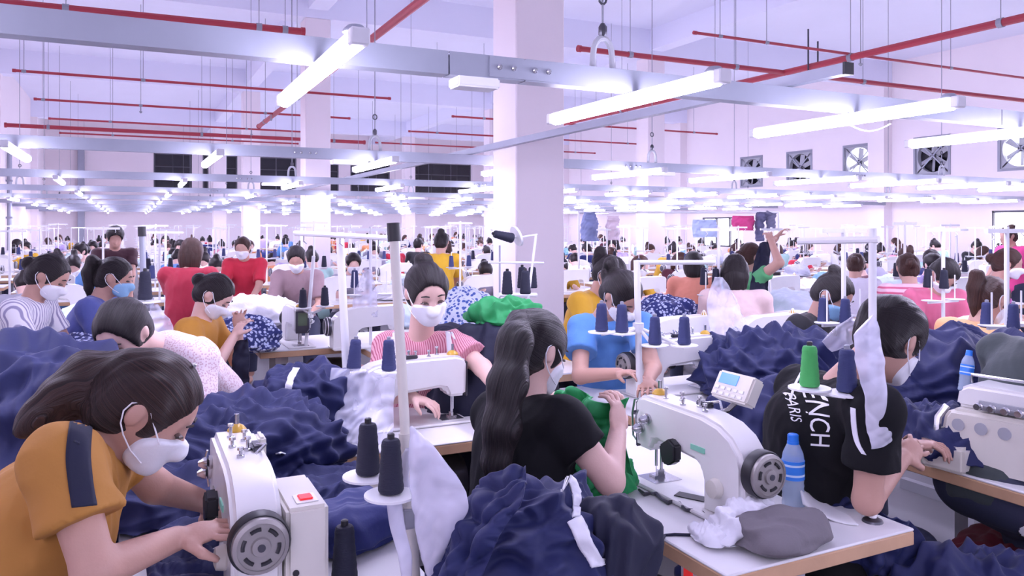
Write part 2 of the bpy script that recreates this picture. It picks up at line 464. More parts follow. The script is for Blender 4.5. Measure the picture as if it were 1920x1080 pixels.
# brown door on the left wall
dw = struct('door_1', MB().bx(XL, XL + .06, 20.5, 22.0, 0, 2.3), mat('brown_door', (.30, .15, .09), .6), bevel=.01)
for z0 in (.15, 1.2):
    for y0 in (20.6, 21.3): MB().bx(XL + .06, XL + .075, y0, y0 + .58, z0, z0 + .9).obj('door_panel', mat('brown_door_panel', (.26, .13, .08), .6), dw, bevel=.006)

# wall fans: square frame, round mouth, shutter / blades
def wall_fan(y, lit, k):
    words = ['farthest of the five wall fans, dark, beyond the lamps', 'second wall fan from the far end, dark with crossed struts',
             'middle wall fan glowing with daylight behind its blades', 'dark wall fan with crossed struts between the two glowing fans',
             'large glowing round wall fan at the right edge']
    t = thing('wall_fan', (XR, y, 3.35), 0, words[k], 'fan', 'fans along the right wall')
    f = MB(); o = .5; w = .06
    f.bx(-.02, .18, -o, o, -o, -o + w).bx(-.02, .18, -o, o, o - w, o).bx(-.02, .18, -o, -o + w, -o + w, o - w).bx(-.02, .18, o - w, o, -o + w, o - w)
    f.obj('frame', M['galvd'], t)
    # plate with a round hole
    n = 40; vs = []; fs = []
    for i in range(n):
        a = 2 * math.pi * i / n; ca, sa = math.cos(a), math.sin(a); q = .45 / max(abs(ca), abs(sa))
        vs += [(.02, .41 * ca, .41 * sa), (.02, q * ca, q * sa), (.14, .40 * ca, .40 * sa)]
    for i in range(n):
        j = (i + 1) % n; fs += [(3 * i, 3 * j, 3 * j + 1, 3 * i + 1), (3 * i, 3 * i + 2, 3 * j + 2, 3 * j)]
    MB().add(vs, fs).obj('mouth_ring', M['grey'], t)
    for i in range(6):
        a = 2 * math.pi * i / 6 + .2 + k
        R = Matrix.Rotation(a, 3, 'X'); tw = Matrix.Rotation(.5, 3, 'Y')
        MB().box(R @ Vector((.09, 0, .22)), (.012, .13, .34), R @ Matrix.Rotation(.55, 3, 'Z')).obj('blade', M['grey'], t, bevel=.004, seg=1)
    MB().lathe([(.07, -.05), (.07, .08), (.03, .09)], 14, Matrix.Translation((.08, 0, 0)) @ Matrix.Rotation(math.pi / 2, 4, 'Y')).obj('motor', M['dsteel'], t)
    for s in (-1, 1): MB().box((.03, 0, 0), (.02, .03, 1.15), Matrix.Rotation(s * .785, 3, 'X')).obj('strut', M['galv'], t)
    MB().bx(.165, .175, -.44, .44, -.44, .44).obj('back_screen', M['lit'] if lit else M['dark'], t)
for k, y in enumerate(FANS): wall_fan(y, k in LIT_FANS, k)

# ------------------------------------------------------------------ cable trays and lamps
TZ = H + .60
TRAY_Y = [2.70 + 3.76 * j for j in range(9)]
ORD = ['first', 'second', 'third', 'fourth', 'fifth', 'sixth', 'seventh', 'eighth', 'ninth', 'tenth', 'eleventh', 'twelfth', 'thirteenth', 'fourteenth', 'fifteenth',
       'sixteenth', 'seventeenth', 'eighteenth', 'nineteenth', 'twentieth', 'twenty-first', 'twenty-second', 'twenty-third', 'twenty-fourth', 'twenty-fifth']
NUM = ['one', 'two', 'three', 'four', 'five', 'six', 'seven', 'eight', 'nine', 'ten', 'eleven', 'twelve', 'thirteen', 'fourteen', 'fifteen', 'sixteen', 'seventeen', 'eighteen', 'nineteen', 'twenty']
def channel(mb, x0, x1, y, z, hw, hh, t=.004):
    """lipped steel channel along x"""
    mb.bx(x0, x1, y - hw, y - hw + t, z - hh, z + hh).bx(x0, x1, y + hw - t, y + hw, z - hh, z + hh)
    mb.bx(x0, x1, y - hw + t, y + hw - t, z - hh, z - hh + t)
    mb.bx(x0, x1, y - hw + t, y - hw + .015, z + hh - t, z + hh).bx(x0, x1, y + hw - .015, y + hw - t, z + hh - t, z + hh)
def hanger(par, x, y, z0):
    """threaded rod with a shackle clamped over the tray"""
    r = MB().cyl((x, y, z0 + .17), (x, y, ZC), .0045, 6).obj("hanger_rod", M["galvd"], par)
    pts = [(x + .045 * math.cos(a), y, z0 + .10 + .07 * math.sin(a)) for a in [math.pi * k / 8 for k in range(9)]]
    pts = [(x + .052, y, z0 - .01)] + pts + [(x - .052, y, z0 - .01)]
    MB().tube(pts, .013, 8).obj('shackle', M['grey'], par)
    MB().lathe([(.008, 0), (.018, .015), (.018, .045), (.008, .06)], 8, Matrix.Translation((x, y, z0 + .17))).obj('turnbuckle', M['dsteel'], par)
    pts = [(x + .018 * math.cos(a), y, z0 + .33 + .022 * math.sin(a)) for a in [2 * math.pi * k / 10 for k in range(11)]]
    MB().tube(pts, .005, 6).obj('eye_hook', M['dsteel'], par)
for j, y in enumerate(TRAY_Y):
    t = thing('cable_tray', (0, y, TZ), 0, '%s galvanised cable tray from the camera, spanning the hall side to side' % ORD[j], 'cable tray', 'cable trays across the hall')
    mb = MB(); x0, x1 = (XL + .05, 8.0) if j == 0 else (XL + .05, XR - .35)
    hw, hh = .035, .043
    if j == 0:                         # spliced sections in view
        cuts = [x0, 1.05, 1.36, 4.3, 8.0]
        for a, b in zip(cuts, cuts[1:]):
            mb = MB(); channel(mb, a + .003, b - .003, 0, 0, hw, hh); mb.obj('channel', M['galv'], t)
        MB().bx(1.21, 1.51, -hw - .006, -hw - .001, -.038, .038).obj('splice_plate', M['galv'], t)
        for x in (1.25, 1.31, 1.40, 1.46):
            MB().lathe([(.011, 0), (.011, .008), (.006, .014)], 10, Matrix.Translation((x, -hw - .006, 0)) @ Matrix.Rotation(math.pi / 2, 4, 'X')).obj('bolt', M['steel'], t)
        MB().bx(1.08, 1.25, -.05, .05, -hh - .04, -hh - .001).obj('junction_box', M['whitep'], t, bevel=.006)
        hx = [-1.2, 1.735, 5.4]
    else:
        channel(mb, x0, x1, 0, 0, hw, hh); mb.obj('channel', M['galv'], t)
        for q in range(5):
            xx = 1.2 + q * 3.2
            if j < 4:
                for dx in (0, .05, .12, .17):
                    MB().lathe([(.011, 0), (.011, .008), (.006, .014)], 8, Matrix.Translation((xx + dx, -hw, 0)) @ Matrix.Rotation(math.pi / 2, 4, 'X')).obj('bolt', M['steel'], t)
                MB().bx(xx + .3, xx + .6, -.05, .05, -hh - .04, -hh - .001).obj('junction_box', M['whitep'], t, bevel=.006)
        hx = [-1.5, 1.87, 4.74, 9.2, 13]
    for x in hx:
        g = MB(); hanger(t, x, 0, 0); 
        for o in t.children:
            pass
    # rods were drawn up to the ceiling in tray-local heights
    for o in t.children:
        if o.name.startswith('hanger_rod'):
            for v in o.data.vertices:
                if v.co.z > 3: v.co.z = ZC - TZ
t = thing('cable_tray', (2.735, 2.35, TZ + .07), math.pi / 2, 'narrow cable tray running away towards the far wall past the square column', 'cable tray', 'cable trays across the hall')
mb = MB(); channel(mb, 0, 31, 0, 0, .025, .024); mb.obj('channel', M['galv'], t)
MB().bx(-.012, 0, -.027, .027, -.026, .026).obj('end_cap', M['black'], t)

def lamp_proto():
    t = thing('batten_lamp', (0, 0, 0), 0, 'lamp', 'lamp')
    n = 10; poly = [(-.022, .0)] + [(-.022 - 0, .012)] + [(.022, .012), (.022, 0)]
    hb = MB(); hb.bx(-.019, .019, -.60, .60, .010, .034); hb.obj('housing', M['lampbody'], t)
    # half-round diffuser
    vs = []; fs = []
    for e, y in enumerate((-.585, .585)):
        for k in range(n + 1):
            a = -.55 + (math.pi + 1.1) * k / n; vs.append((.029 * math.cos(a), y, .007 - .030 * math.sin(a)))
    for k in range(n): fs.append((k, k + 1, n + 2 + k, n + 1 + k))
    fs.append(tuple(range(n, -1, -1))); fs.append(tuple(range(n + 1, 2 * n + 2)))
    fs.append((0, n + 1, 2 * n + 1, n))
    MB().add(vs, fs).obj('tube', M['tube'], t)
    for s in (-1, 1): MB().bx(-.028, .028, s * .61 - .02, s * .61 + .02, -.015, .034).obj('end_cap', M['lampbody'], t, bevel=.005, seg=1)
    return t
lp = lamp_proto(); lp_used = False
LZ = H + .54 - .02
cap_m = MB()
lampi = 0
for j in range(-2, 9):
    for i in range(-2, 13):
        x = .578 + 1.296 * i; y = 2.754 + 3.76 * j
        if not (XL + .2 < x < XR - .2): continue
        if j >= 0:
            q = PX((x, y, LZ)); vis = q[2] > .5 and -500 < q[0] < 2420
        else: vis = i < 6
        if not vis and j >= 0: continue
        if j >= 0: lab = 'glowing batten lamp in lamp lane %s from the left, under the %s cable tray' % (NUM[i + 2], ORD[j])
        else: lab = 'glowing batten lamp in lamp lane %s behind the camera, row %s' % (NUM[i + 2], NUM[-j])
        if not lp_used: o = lp; lp_used = True; o.location = (x, y, LZ); tag(o, lab, 'lamp', 'batten lamps under the trays')
        else:
            o = dup(lp, (x, y, LZ), 0, lab, 'batten lamps under the trays')
        o.rotation_euler.z = RND.uniform(-.02, .02)
        if j == 0 and i in (0, 1, 2, 3):   # conduit saddle on the near end
            sd = MB(); sd.lathe([(.036, .03), (.036, .036), (.022, .05)], 14, Matrix.Translation((0, -.57, 0))); sd.obj('conduit_cap', M['galv'], o)
# cross row of lamps on a long wire far right
pts = [(W(1590 + 8 * k, 232 + 14 * math.sin(math.pi * k / 10), 3.9)) for k in range(11)]
tag(MB().tube(pts, .004, 6).obj('lamp_cable', M['whitep']), 'thin white cable looping below the third near lamp', 'cable')

# ------------------------------------------------------------------ sprinkler pipes
PZ = H + 2.2
def pipe(a, b, r, label, rods, drops=(), m='red'):
    t = thing('sprinkler_pipe', a, 0, label, 'pipe', 'fire sprinkler pipes under the ceiling')
    a = Vector(a); b = Vector(b)
    MB().tube([Vector(), b - a], r, 10).obj('pipe', M[m], t)
    for e in (0, 1):
        p = (b - a) * e; d = (b - a).normalized() * (.05 if e else -.05)
        MB().tube([p - d * .3, p + d * .6], r * 1.25, 10).obj('end_fitting', M[m], t)
    for f in rods:
        p = (b - a) * f
        MB().tube([p + Vector((0, 0, -r - .01)), p + Vector((0, 0, ZC - a.z))], .0045, 6).obj("rod", M["galvd"], t)
        MB().tube([p - (b - a).normalized() * .03, p + (b - a).normalized() * .03], r * 1.2, 10).obj('clip', M['galvd'], t)
    for f in drops:
        p = (b - a) * f
        MB().lathe([(r * .5, 0), (r * .5, -.10), (.03, -.11), (.012, -.14)], 8, Matrix.Translation(p)).obj('sprinkler_head', M['galvd'], t)
    return t
pipe((2.55, .5, PZ), (2.55, 17.8, PZ), .045, 'long red sprinkler main running away from above the first lamp', (.12, .3, .5, .75, .95))
pipe((8.45, 4.6, PZ), (8.3, 17.5, PZ), .045, 'long red sprinkler main at upper right', (.05, .2, .4, .6, .85))
pipe((-2.9, 9.15, PZ), (1.75, 8.95, PZ), .04, 'thick red pipe at top left above the first tray', (.3, .5, .9, .96))
pipe((1.2, 7.25, PZ + .1), (2.95, 7.15, PZ + .1), .028, 'short dark red branch pipe beside the square column', (.5,), m='red')
pipe((-1.45, 12.96, PZ), (4.0, 12.96, PZ), .02, 'first thin branch pipe at left, nearest of four parallel', (.02, .3, .7), (.72,))
pipe((-1.45, 15.7, PZ), (4.0, 15.7, PZ), .02, 'second thin branch pipe at left of four parallel', (.02, .3, .7), (.72, .3))
pipe((-1.45, 18.4, PZ), (4.0, 18.4, PZ), .02, 'third thin branch pipe at left of four parallel', (.2, .7), (.72,))
pipe((-1.45, 21.1, PZ), (4.0, 21.1, PZ), .02, 'farthest thin branch pipe at left of four parallel', (.2, .7))
pipe((-2.4, 20.0, PZ), (5.5, 20.0, PZ), .045, 'thick red cross pipe at left above the dark windows', (.1, .5, .9))
pipe((5.0, 8.3, PZ), (17.5, 8.3, PZ), .035, 'dark red cross pipe at upper right behind the tray end', (.06, .2, .4), (.3,))
pipe((5.9, 7.2, PZ + .05), (15, 7.2, PZ + .05), .018, 'thin branch pipe at upper right crossing over the red main', (.04, .12, .3, .5), (.3,))
for k, y in enumerate((14.5, 17.2, 19.9, 22.6)):
    pipe((5.8, y, PZ), (12.5, y, PZ), .02, '%s thin branch pipe between the square column and fan wall' % ORD[k], (.1, .5, .9), (.4,))
# bracket around the red main
t = thing('pipe_bracket', W(737, 62, 5.5) if False else (2.55, 4.35, PZ), 0, 'dark steel U bracket holding the red main near the first lamp', 'bracket')
MB().tube([(-.09, 0, ZC - PZ), (-.09, 0, -.06), (.09, 0, -.06), (.09, 0, ZC - PZ)], .012, 8).obj('stirrup', M['dsteel'], t)
t = thing('pipe_bracket', (8.42, 7.8, PZ), 0, 'dark steel U bracket holding the red main at upper right', 'bracket')
MB().tube([(-.09, 0, .5), (-.09, 0, -.06), (.09, 0, -.06), (.09, 0, .35)], .012, 8).obj('stirrup', M['dsteel'], t)

# vertical conduits and boxes on the left wall and back wall
for k, (y, z1, r) in enumerate(((13.2, 3.9, .05), (14.9, 3.6, .04), (16.4, 3.6, .05), (25, 3.6, .06))):
    t = thing('wall_conduit', (XL + .08, y, 0), 0, '%s grey vertical conduit along the left wall' % ORD[k], 'conduit', 'conduits on the left wall')
    MB().cyl((0, 0, 0), (0, 0, z1), r, 10).obj('conduit', M['galv'], t)
    for z in (.8, 1.8, 2.8): MB().bx(-.08, r + .01, -r - .02, r + .02, z, z + .05).obj('clip', M['galvd'], t)
t = thing('wall_duct', (-1.75, YB - .12, 0), 0, 'tall pale vertical duct against the far wall beside the windows', 'duct')
MB().bx(-.12, .12, -.1, .12, 0, 4.9).obj('duct', M['galv'], t, bevel=.01)
t = thing('loudspeaker', (XL + .16, 17.6, 3.0), 0, 'dark grey box loudspeaker high on the left wall', 'loudspeaker')
MB().bx(-.16, .12, -.22, .22, -.3, .3).obj('case', M['black'], t, bevel=.02); MB().bx(.12, .13, -.18, .18, -.26, .26).obj('grille', M['dsteel'], t)

# ------------------------------------------------------------------ furniture and machines
TT = .78
def table(loc, rz, label, cat='table', group='sewing tables', L=1.22, Dp=.64, box=True):
    t = thing('sewing_table', (loc[0], loc[1], 0), rz, label, cat, group)
    MB().bx(-L / 2, L / 2, -Dp / 2, Dp / 2, TT - .008, TT).obj('table_top', M['top'], t, bevel=.003, seg=1)
    MB().bx(-L / 2, L / 2, -Dp / 2, Dp / 2, TT - .045, TT - .008).obj('edge_band', M['edge'], t, bevel=.003, seg=1)
    for s in (-1, 1):
        MB().bx(s * (L / 2 - .12) - .02, s * (L / 2 - .12) + .02, -.03, .03, .06, TT - .045).obj('leg', M['grey'], t)
        MB().bx(s * (L / 2 - .12) - .025, s * (L / 2 - .12) + .025, -.26, .26, 0, .06).obj('foot', M['grey'], t, bevel=.006, seg=1)
    MB().bx(-L / 2 + .14, L / 2 - .14, .0, .05, .22, .26).obj('stretcher', M['grey'], t)
    if box:
        MB().lathe([(.09, -.12), (.1, -.1), (.1, .1), (.06, .14)], 14, Matrix.Translation((.15, .12, .58)) @ Matrix.Rotation(math.pi / 2, 4, 'Y')).obj('motor', M['dsteel'], t)
        b = MB().bx(.36, .46, -.26, -.10, TT - .16, TT - .047).obj('switch_box', M['whitep'], t, bevel=.008)
        MB().bx(.385, .415, -.266, -.26, TT - .12, TT - .07).obj('switch', M['redsw'], b)
    return t
ARM = [(-.235, .105), (-.240, .245), (-.225, .264), (-.19, .272), (.08, .268), (.15, .256), (.20, .232), (.235, .195), (.245, .16), (.245, .002), (.085, .002), (.085, .09), (.075, .118), (.05, .134), (-.12, .146), (-.145, .14), (-.155, .12), (-.158, .105)]
def machine(loc, rz, label, panel=False, motor=False, clutter=True, group='industrial lockstitch sewing machines'):
    t = thing('sewing_machine', (loc[0], loc[1], TT), rz, label, 'sewing machine', group)
    MB().bx(-.24, .245, -.09, .09, .0005, .012).obj('bed', M['white'], t, bevel=.004, seg=1)
    MB().prism(ARM, -.052, .052).obj('arm', M['white'], t, bevel=.016, seg=3)
    MB().bx(-.245, -.238, -.044, .044, .10, .245).obj('face_plate', M['dsteel'], t, bevel=.003)
    MB().bx(-.247, -.244, -.03, .03, .15, .235).obj('face_cover', mat('green_tint', (.10, .14, .09), .3), t)
    MB().tube([(-.195, 0, .11), (-.195, 0, .045)], .005, 8).obj('needle_bar', M['steel'], t)
    MB().tube([(-.195, 0, .05), (-.195, 0, .014)], .0015, 6).obj('needle', M['steel'], t)
    p = MB(); p.tube([(-.185, .012, .12), (-.185, .012, .03)], .005, 8); p.bx(-.205, -.175, -.02, .02, .014, .020).bx(-.19, -.18, -.004, .02, .018, .035); p.obj('presser_foot', M['steel'], t)
    MB().bx(-.225, -.13, -.05, .05, .012, .0135).obj('needle_plate', M['steel'], t)
    # thread guard loop on the head
    MB().tube([(-.246, -.02, .25), (-.262, -.035, .245), (-.268, -.04, .2), (-.264, -.04, .13), (-.25, -.03, .11)], .0035, 6).obj('wire_guard', M['steel'], t)
    # tension discs and take-up
    for q, (x, z) in enumerate(((-.20, .17), (-.165, .205))):
        MB().lathe([(.016, 0), (.018, .008), (.008, .011), (.016, .014), (.014, .022), (.006, .034)], 14, Matrix.Translation((x, -.052, z)) @ Matrix.Rotation(math.pi / 2, 4, 'X')).obj('tension_disc', M['steel'], t)
    MB().tube([(-.212, -.056, .13), (-.214, -.066, .2), (-.208, -.06, .225)], .003, 6).obj('take_up_lever', M['steel'], t)
    # top: oil cap with pin, guides, bobbin winder
    o = MB().lathe([(.024, 0), (.024, .004), (.017, .013), (.006, .019)], 16, Matrix.Translation((-.19, .01, .271))).obj('oil_cap', M['yellowcap'], t)
    MB().tube([(-.19, .01, .285), (-.19, .01, .315)], .006, 8).obj('pin', M['steel'], o)
    if clutter:
        for x, y, hh in ((-.13, -.012, .03), (-.085, .015, .022), (-.04, -.018, .018), (.0, .012, .026), (.05, -.01, .016)):
            MB().lathe([(.009, 0), (.009, .006), (.004, .008), (.004, hh), (.008, hh + .002), (.007, hh + .008)], 10, Matrix.Translation((x, y, .268))).obj('thread_guide', M['steel'], t)
        MB().bx(-.03, .03, .02, .042, .268, .284).obj('bobbin_winder', M['dsteel'], t, bevel=.004)
        MB().tube([(.0, .03, .28), (.05, .045, .292), (.085, .02, .284)], .004, 6).obj('winder_arm', M['steel'], t)
    MB().lathe([(.026, 0), (.028, .004), (.024, .022), (.012, .026)], 18, Matrix.Translation((.15, -.052, .085)) @ Matrix.Rotation(math.pi / 2, 4, 'X')).obj('stitch_dial', M['cream'], t)
    MB().bx(.04, .1, -.055, -.05, .165, .18).obj('label_strip', mat('green_label', (.25, .6, .45), .5), t)
    b = MB().prism([(-.06, .10), (-.075, .15), (-.03, .18), (.0, .165), (.0, .12), (-.03, .10)], -.082, -.053).obj('knee_sensor', M['black'], t, bevel=.005)
    # hand wheel
    Rm = Matrix.Translation((.247, 0, .15)) @ Matrix.Rotation(math.pi / 2, 4, 'Y')
    w = MB().lathe([(.05, 0), (.062, .004), (.063, .03), (.060, .036)], 32, Rm).obj('hand_wheel', M['black'], t)
    MB().lathe([(.050, .006), (.058, .034), (.056, .046), (.048, .050), (.0475, .046), (.02, .046), (.018, .052), (.006, .054)], 32, Rm).obj('wheel_cap', M['wheel'], w)
    for k in range(6):
        a = k * math.pi / 3 + .3; pts = [Rm @ Vector((.036 * math.cos(a + d), .036 * math.sin(a + d), .0475)) for d in (-.3, -.1, .1, .3)]
        MB().tube(pts, .0042, 6).obj('slot', M['black'], w)
    MB().lathe([(.008, .053), (.008, .056)], 12, Rm).obj('wheel_screw', M['dsteel'], w)
    if motor:
        b = MB().bx(.03, .262, .056, .145, .0, .205).obj('control_box', M['cream'], t, bevel=.008)
        MB().bx(.18, .235, .082, .128, .2055, .2075).obj('switch_frame', M['whitep'], b)
        MB().bx(.19, .225, .09, .12, .207, .2115).obj('rocker_switch', M['redsw'], b, bevel=.002)
        for y, z in ((-.04, .06), (.075, .07)): MB().lathe([(.007, 0), (.007, .003)], 10, Matrix.Translation((.262 if y > .05 else .246, y, z)) @ Matrix.Rotation(math.pi / 2, 4, 'Y')).obj('screw', M['black'], b)
        MB().bx(-.20, -.13, .055, .075, .1, .262).obj('belt_guard', M['cream'], t, bevel=.006)
    if panel:
        R = Matrix.Rotation(-.45, 3, 'X') @ Matrix.Rotation(0, 3, 'Z')
        b = thing_part = MB().box((.02, .135, .315), (.155, .045, .085), Matrix.Rotation(-.5, 3, 'X')).obj('control_panel', M['cream'], t, bevel=.006)
        Rp = Matrix.Rotation(-.5, 3, 'X')
        MB().box(Vector((.02, .135, .315)) + Rp @ Vector((-.02, -.0235, .018)), (.075, .003, .032), Rp).obj('screen', M['lcd'], b)
        for r in range(2):
            for k in range(5): MB().box(Vector((.02, .135, .315)) + Rp @ Vector((-.055 + k * .026, -.0235, -.012 - r * .017)), (.016, .004, .009), Rp).obj('button', M['whitep'], b)
        MB().tube([(.02, .14, .28), (.02, .10, .255), (.02, .05, .25)], .008, 8).obj('bracket', M['steel'], b)
    return t
def simple_machine_mesh():
    a = MB(); a.m = 0; a.bx(-.24, .245, -.09, .09, .0, .012); a.prism(ARM, -.052, .052)
    a.m = 1; a.lathe([(.05, 0), (.062, .004), (.063, .03), (.05, .045)], 14, Matrix.Translation((.247, 0, .15)) @ Matrix.Rotation(math.pi / 2, 4, 'Y'))
    a.tube([(-.195, 0, .11), (-.195, 0, .014)], .006, 6)
    a.m = 2; a.lathe([(.022, 0), (.016, .013), (.006, .03)], 8, Matrix.Translation((-.19, .01, .271)))
    me = a.mesh('sewing_machine', .01, 1)
    for m in ('white', 'dsteel', 'yellowcap'): me.materials.append(M[m])
    return me
def simple_table_mesh():
    a = MB(); L, Dp = 1.22, .64
    a.bx(-L / 2, L / 2, -Dp / 2, Dp / 2, TT - .008, TT); a.m = 1; a.bx(-L / 2, L / 2, -Dp / 2, Dp / 2, TT - .045, TT - .008)
    a.m = 2
    for s in (-1, 1):
        a.bx(s * .49 - .02, s * .49 + .02, -.03, .03, .06, TT - .045); a.bx(s * .49 - .025, s * .49 + .025, -.26, .26, 0, .06)
    me = a.mesh('sewing_table')
    for m in ('top', 'edge', 'grey'): me.materials.append(M[m])
    return me
def simple_stand_mesh():
    a = MB(); a.cyl((0, 0, 0), (0, 0, .80), .011, 8); a.bx(-.14, .14, -.006, .006, .33, .345)
    for s in (-.11, .11): a.lathe([(.055, .345), (.058, .35), (.02, .353)], 14, Matrix.Translation((s, 0, 0))); a.cyl((s, 0, .35), (s, 0, .5), .004, 6)
    a.bx(-.15, .15, -.008, .008, .77, .79)
    for s in (-.11, .11): a.tube([(s, 0, .77), (s, -.02, .75), (s, 0, .74)], .003, 5)
    me = a.mesh('thread_stand'); me.materials.append(M['whitep']); return me
ME_MACH, ME_TABLE, ME_STAND = simple_machine_mesh(), simple_table_mesh(), simple_stand_mesh()
def cone_mesh(h=.125, r0=.028, r1=.020):
    prof = [(r0 * .9, .003), (r0, .008)]
    for k in range(1, 13):
        f = k / 12; r = r0 + (r1 - r0) * f; prof += [(r + (.0006 if k % 2 else -.0004), .008 + (h - .02) * f)]
    prof += [(r1 * .85, h - .008), (r1 * .5, h - .006)]
    a = MB(); a.lathe(prof, 20); b = MB(); b.lathe([(.008, h - .008), (.008, h + .004), (.005, h + .006)], 12)
    return a.mesh('thread'), b.mesh('core')
ME_CONE, ME_CORE = cone_mesh()
def spool(p, label, m='thread', tilt=(0, 0), s=1.0, group='cones of sewing thread', parts=True):
    t = thing('thread_cone', p, RND.uniform(0, 6), label, 'thread cone', group)
    t.rotation_euler = (tilt[0], tilt[1], 0); t.scale = (s, s, s)
    def link(n, me, mm):
        o = bpy.data.objects.new(n, me); C.objects.link(o); o.parent = t
        if not me.materials: me.materials.append(mm)
        o.material_slots[0].link = 'OBJECT'; o.material_slots[0].material = mm
    link('thread', ME_CONE, M[m])
    if parts: link('core', ME_CORE, M['black'] if m != 'thread' else M['galvd'])
    return t
def disc(par, p, r=.058):
    MB().lathe([(r * .5, -.006), (r, -.002), (r, .003), (r * .3, .004)], 24, Matrix.Translation(p)).obj('plate', M['whitep'], par)
    MB().tube([p, Vector(p) + Vector((0, 0, .10))], .004, 6).obj('pin', M['whitep'], par)
def stool(loc, label, z=.45):
    t = thing('stool', (loc[0], loc[1], 0), 0, label, 'stool', 'work stools')
    MB().bx(-.17, .17, -.15, .15, z - .04, z).obj('seat', M['edge'], t, bevel=.01)
    for sx in (-1, 1):
        for sy in (-1, 1): MB().bx(sx * .14 - .015, sx * .14 + .015, sy * .12 - .015, sy * .12 + .015, 0, z - .04).obj('leg', M['grey'], t)
    return t

# ------------------------------------------------------------------ cloth
def heap_mesh(name, r, seed, lw=.20, amp=.05, scale=5.0, nu=140, nv=80, flat=.35, vert=1.0, ex=2.4, octv=3, top_only=True):
    """crumpled pile: squashed rounded body whose surface is thrown into sharp folds; base near z=0"""
    u = np.linspace(0, 2 * np.pi, nu, endpoint=False); v = np.linspace(.001, np.pi - .001, nv)
    U, Vv = np.meshgrid(u, v); d = np.stack([np.cos(U) * np.sin(Vv), np.sin(U) * np.sin(Vv), np.cos(Vv)], -1).reshape(-1, 3)
    rr = np.array(r)
    q = (np.abs(d) ** ex).sum(1) ** (-1 / ex)
    p = d * q[:, None] * rr
    s = np.array([1, 1, vert])
    low = noise(d * 1.3 + seed * 3.7); f = folds(p * s, scale, seed, octv)
    p = p * (1 + lw * low)[:, None]
    n = d / rr; n /= np.linalg.norm(n, axis=1)[:, None]
    p = p + n * (amp * (f - .45))[:, None]
    p[:, 2] = np.where(p[:, 2] < 0, p[:, 2] * flat, p[:, 2]); p[:, 2] += rr[2] * flat
    p[:, 2] = np.maximum(p[:, 2], .004 + .01 * f)
    i = np.arange(nu * nv).reshape(nv, nu); j = np.roll(i, -1, 1)
    Q = np.stack([i[:-1], i[1:], j[1:], j[:-1]], -1).reshape(-1, 4)
    return npmesh(name, p, Q)
def heap(name, loc, r, label, m, seed, rz=0, cat='garments', group=None, tilt=(0, 0), **k):
    o = obj(name, heap_mesh(name, r, seed, **k), M[m] if isinstance(m, str) else m)
    o.location = loc; o.rotation_euler = (tilt[0], tilt[1], rz)
    return tag(o, label, cat, group)
def sheet_mesh(name, rows, nu=40, nv=60, amp=.01, scale=8, seed=0, thick=.004, bulge=0.0):
    """cloth or film lofted through rows of points, thrown into folds, with real thickness"""
    R = np.array([[tuple(p) for p in r] for r in rows], float)             # rows x cols x 3
    def interp(A, n):
        x = np.linspace(0, len(A) - 1, n); i = np.clip(x.astype(int), 0, len(A) - 2); f = (x - i)
        f = f.reshape(-1, *([1] * (A.ndim - 1)))
        a = A[np.clip(i - 1, 0, None)]; b = A[i]; c = A[i + 1]; d = A[np.clip(i + 2, None, len(A) - 1)]
        return .5 * (2 * b + (c - a) * f + (2 * a - 5 * b + 4 * c - d) * f ** 2 + (3 * b - a - 3 * c + d) * f ** 3)
    G = interp(R, nv); G = np.swapaxes(interp(np.swapaxes(G, 0, 1), nu), 0, 1)
    du = np.gradient(G, axis=1); dv = np.gradient(G, axis=0); n = np.cross(du, dv); n /= np.linalg.norm(n, axis=2)[..., None] + 1e-9
    f = folds(G.reshape(-1, 3), scale, seed).reshape(nv, nu)
    G = G + n * (amp * (f - .5))[..., None]
    b = bulge * np.sin(np.linspace(0, np.pi, nu))[None, :, None] * np.ones((nv, 1, 1))
    A = (G + n * (thick / 2 + b)).reshape(-1, 3); B = (G - n * (thick / 2 + b)).reshape(-1, 3)
    i = np.arange(nu * nv).reshape(nv, nu); N0 = nu * nv
    Q = np.stack([i[:-1, :-1], i[1:, :-1], i[1:, 1:], i[:-1, 1:]], -1).reshape(-1, 4)
    Q2 = Q[:, ::-1] + N0
    rim = np.concatenate([i[0, :], i[1:, -1], i[-1, -2::-1], i[-2:0:-1, 0]]); rn = np.roll(rim, -1)
    Q3 = np.stack([rim, rn, rn + N0, rim + N0], -1)
    return npmesh(name, np.concatenate([A, B]), np.concatenate([Q, Q2, Q3]))
def sheet(name, rows, label, m, cat='cloth', group=None, parent=None, **k):
    o0 = np.array([tuple(p) for r in rows for p in r]).mean(0)
    rows = [[np.array(tuple(p)) - o0 for p in r] for r in rows]
    if parent is not None: o0 = o0 - np.array(parent.location)
    o = obj(name, sheet_mesh(name, rows, **k), M[m], parent); o.location = o0
    return tag(o, label, cat, group) if parent is None else o

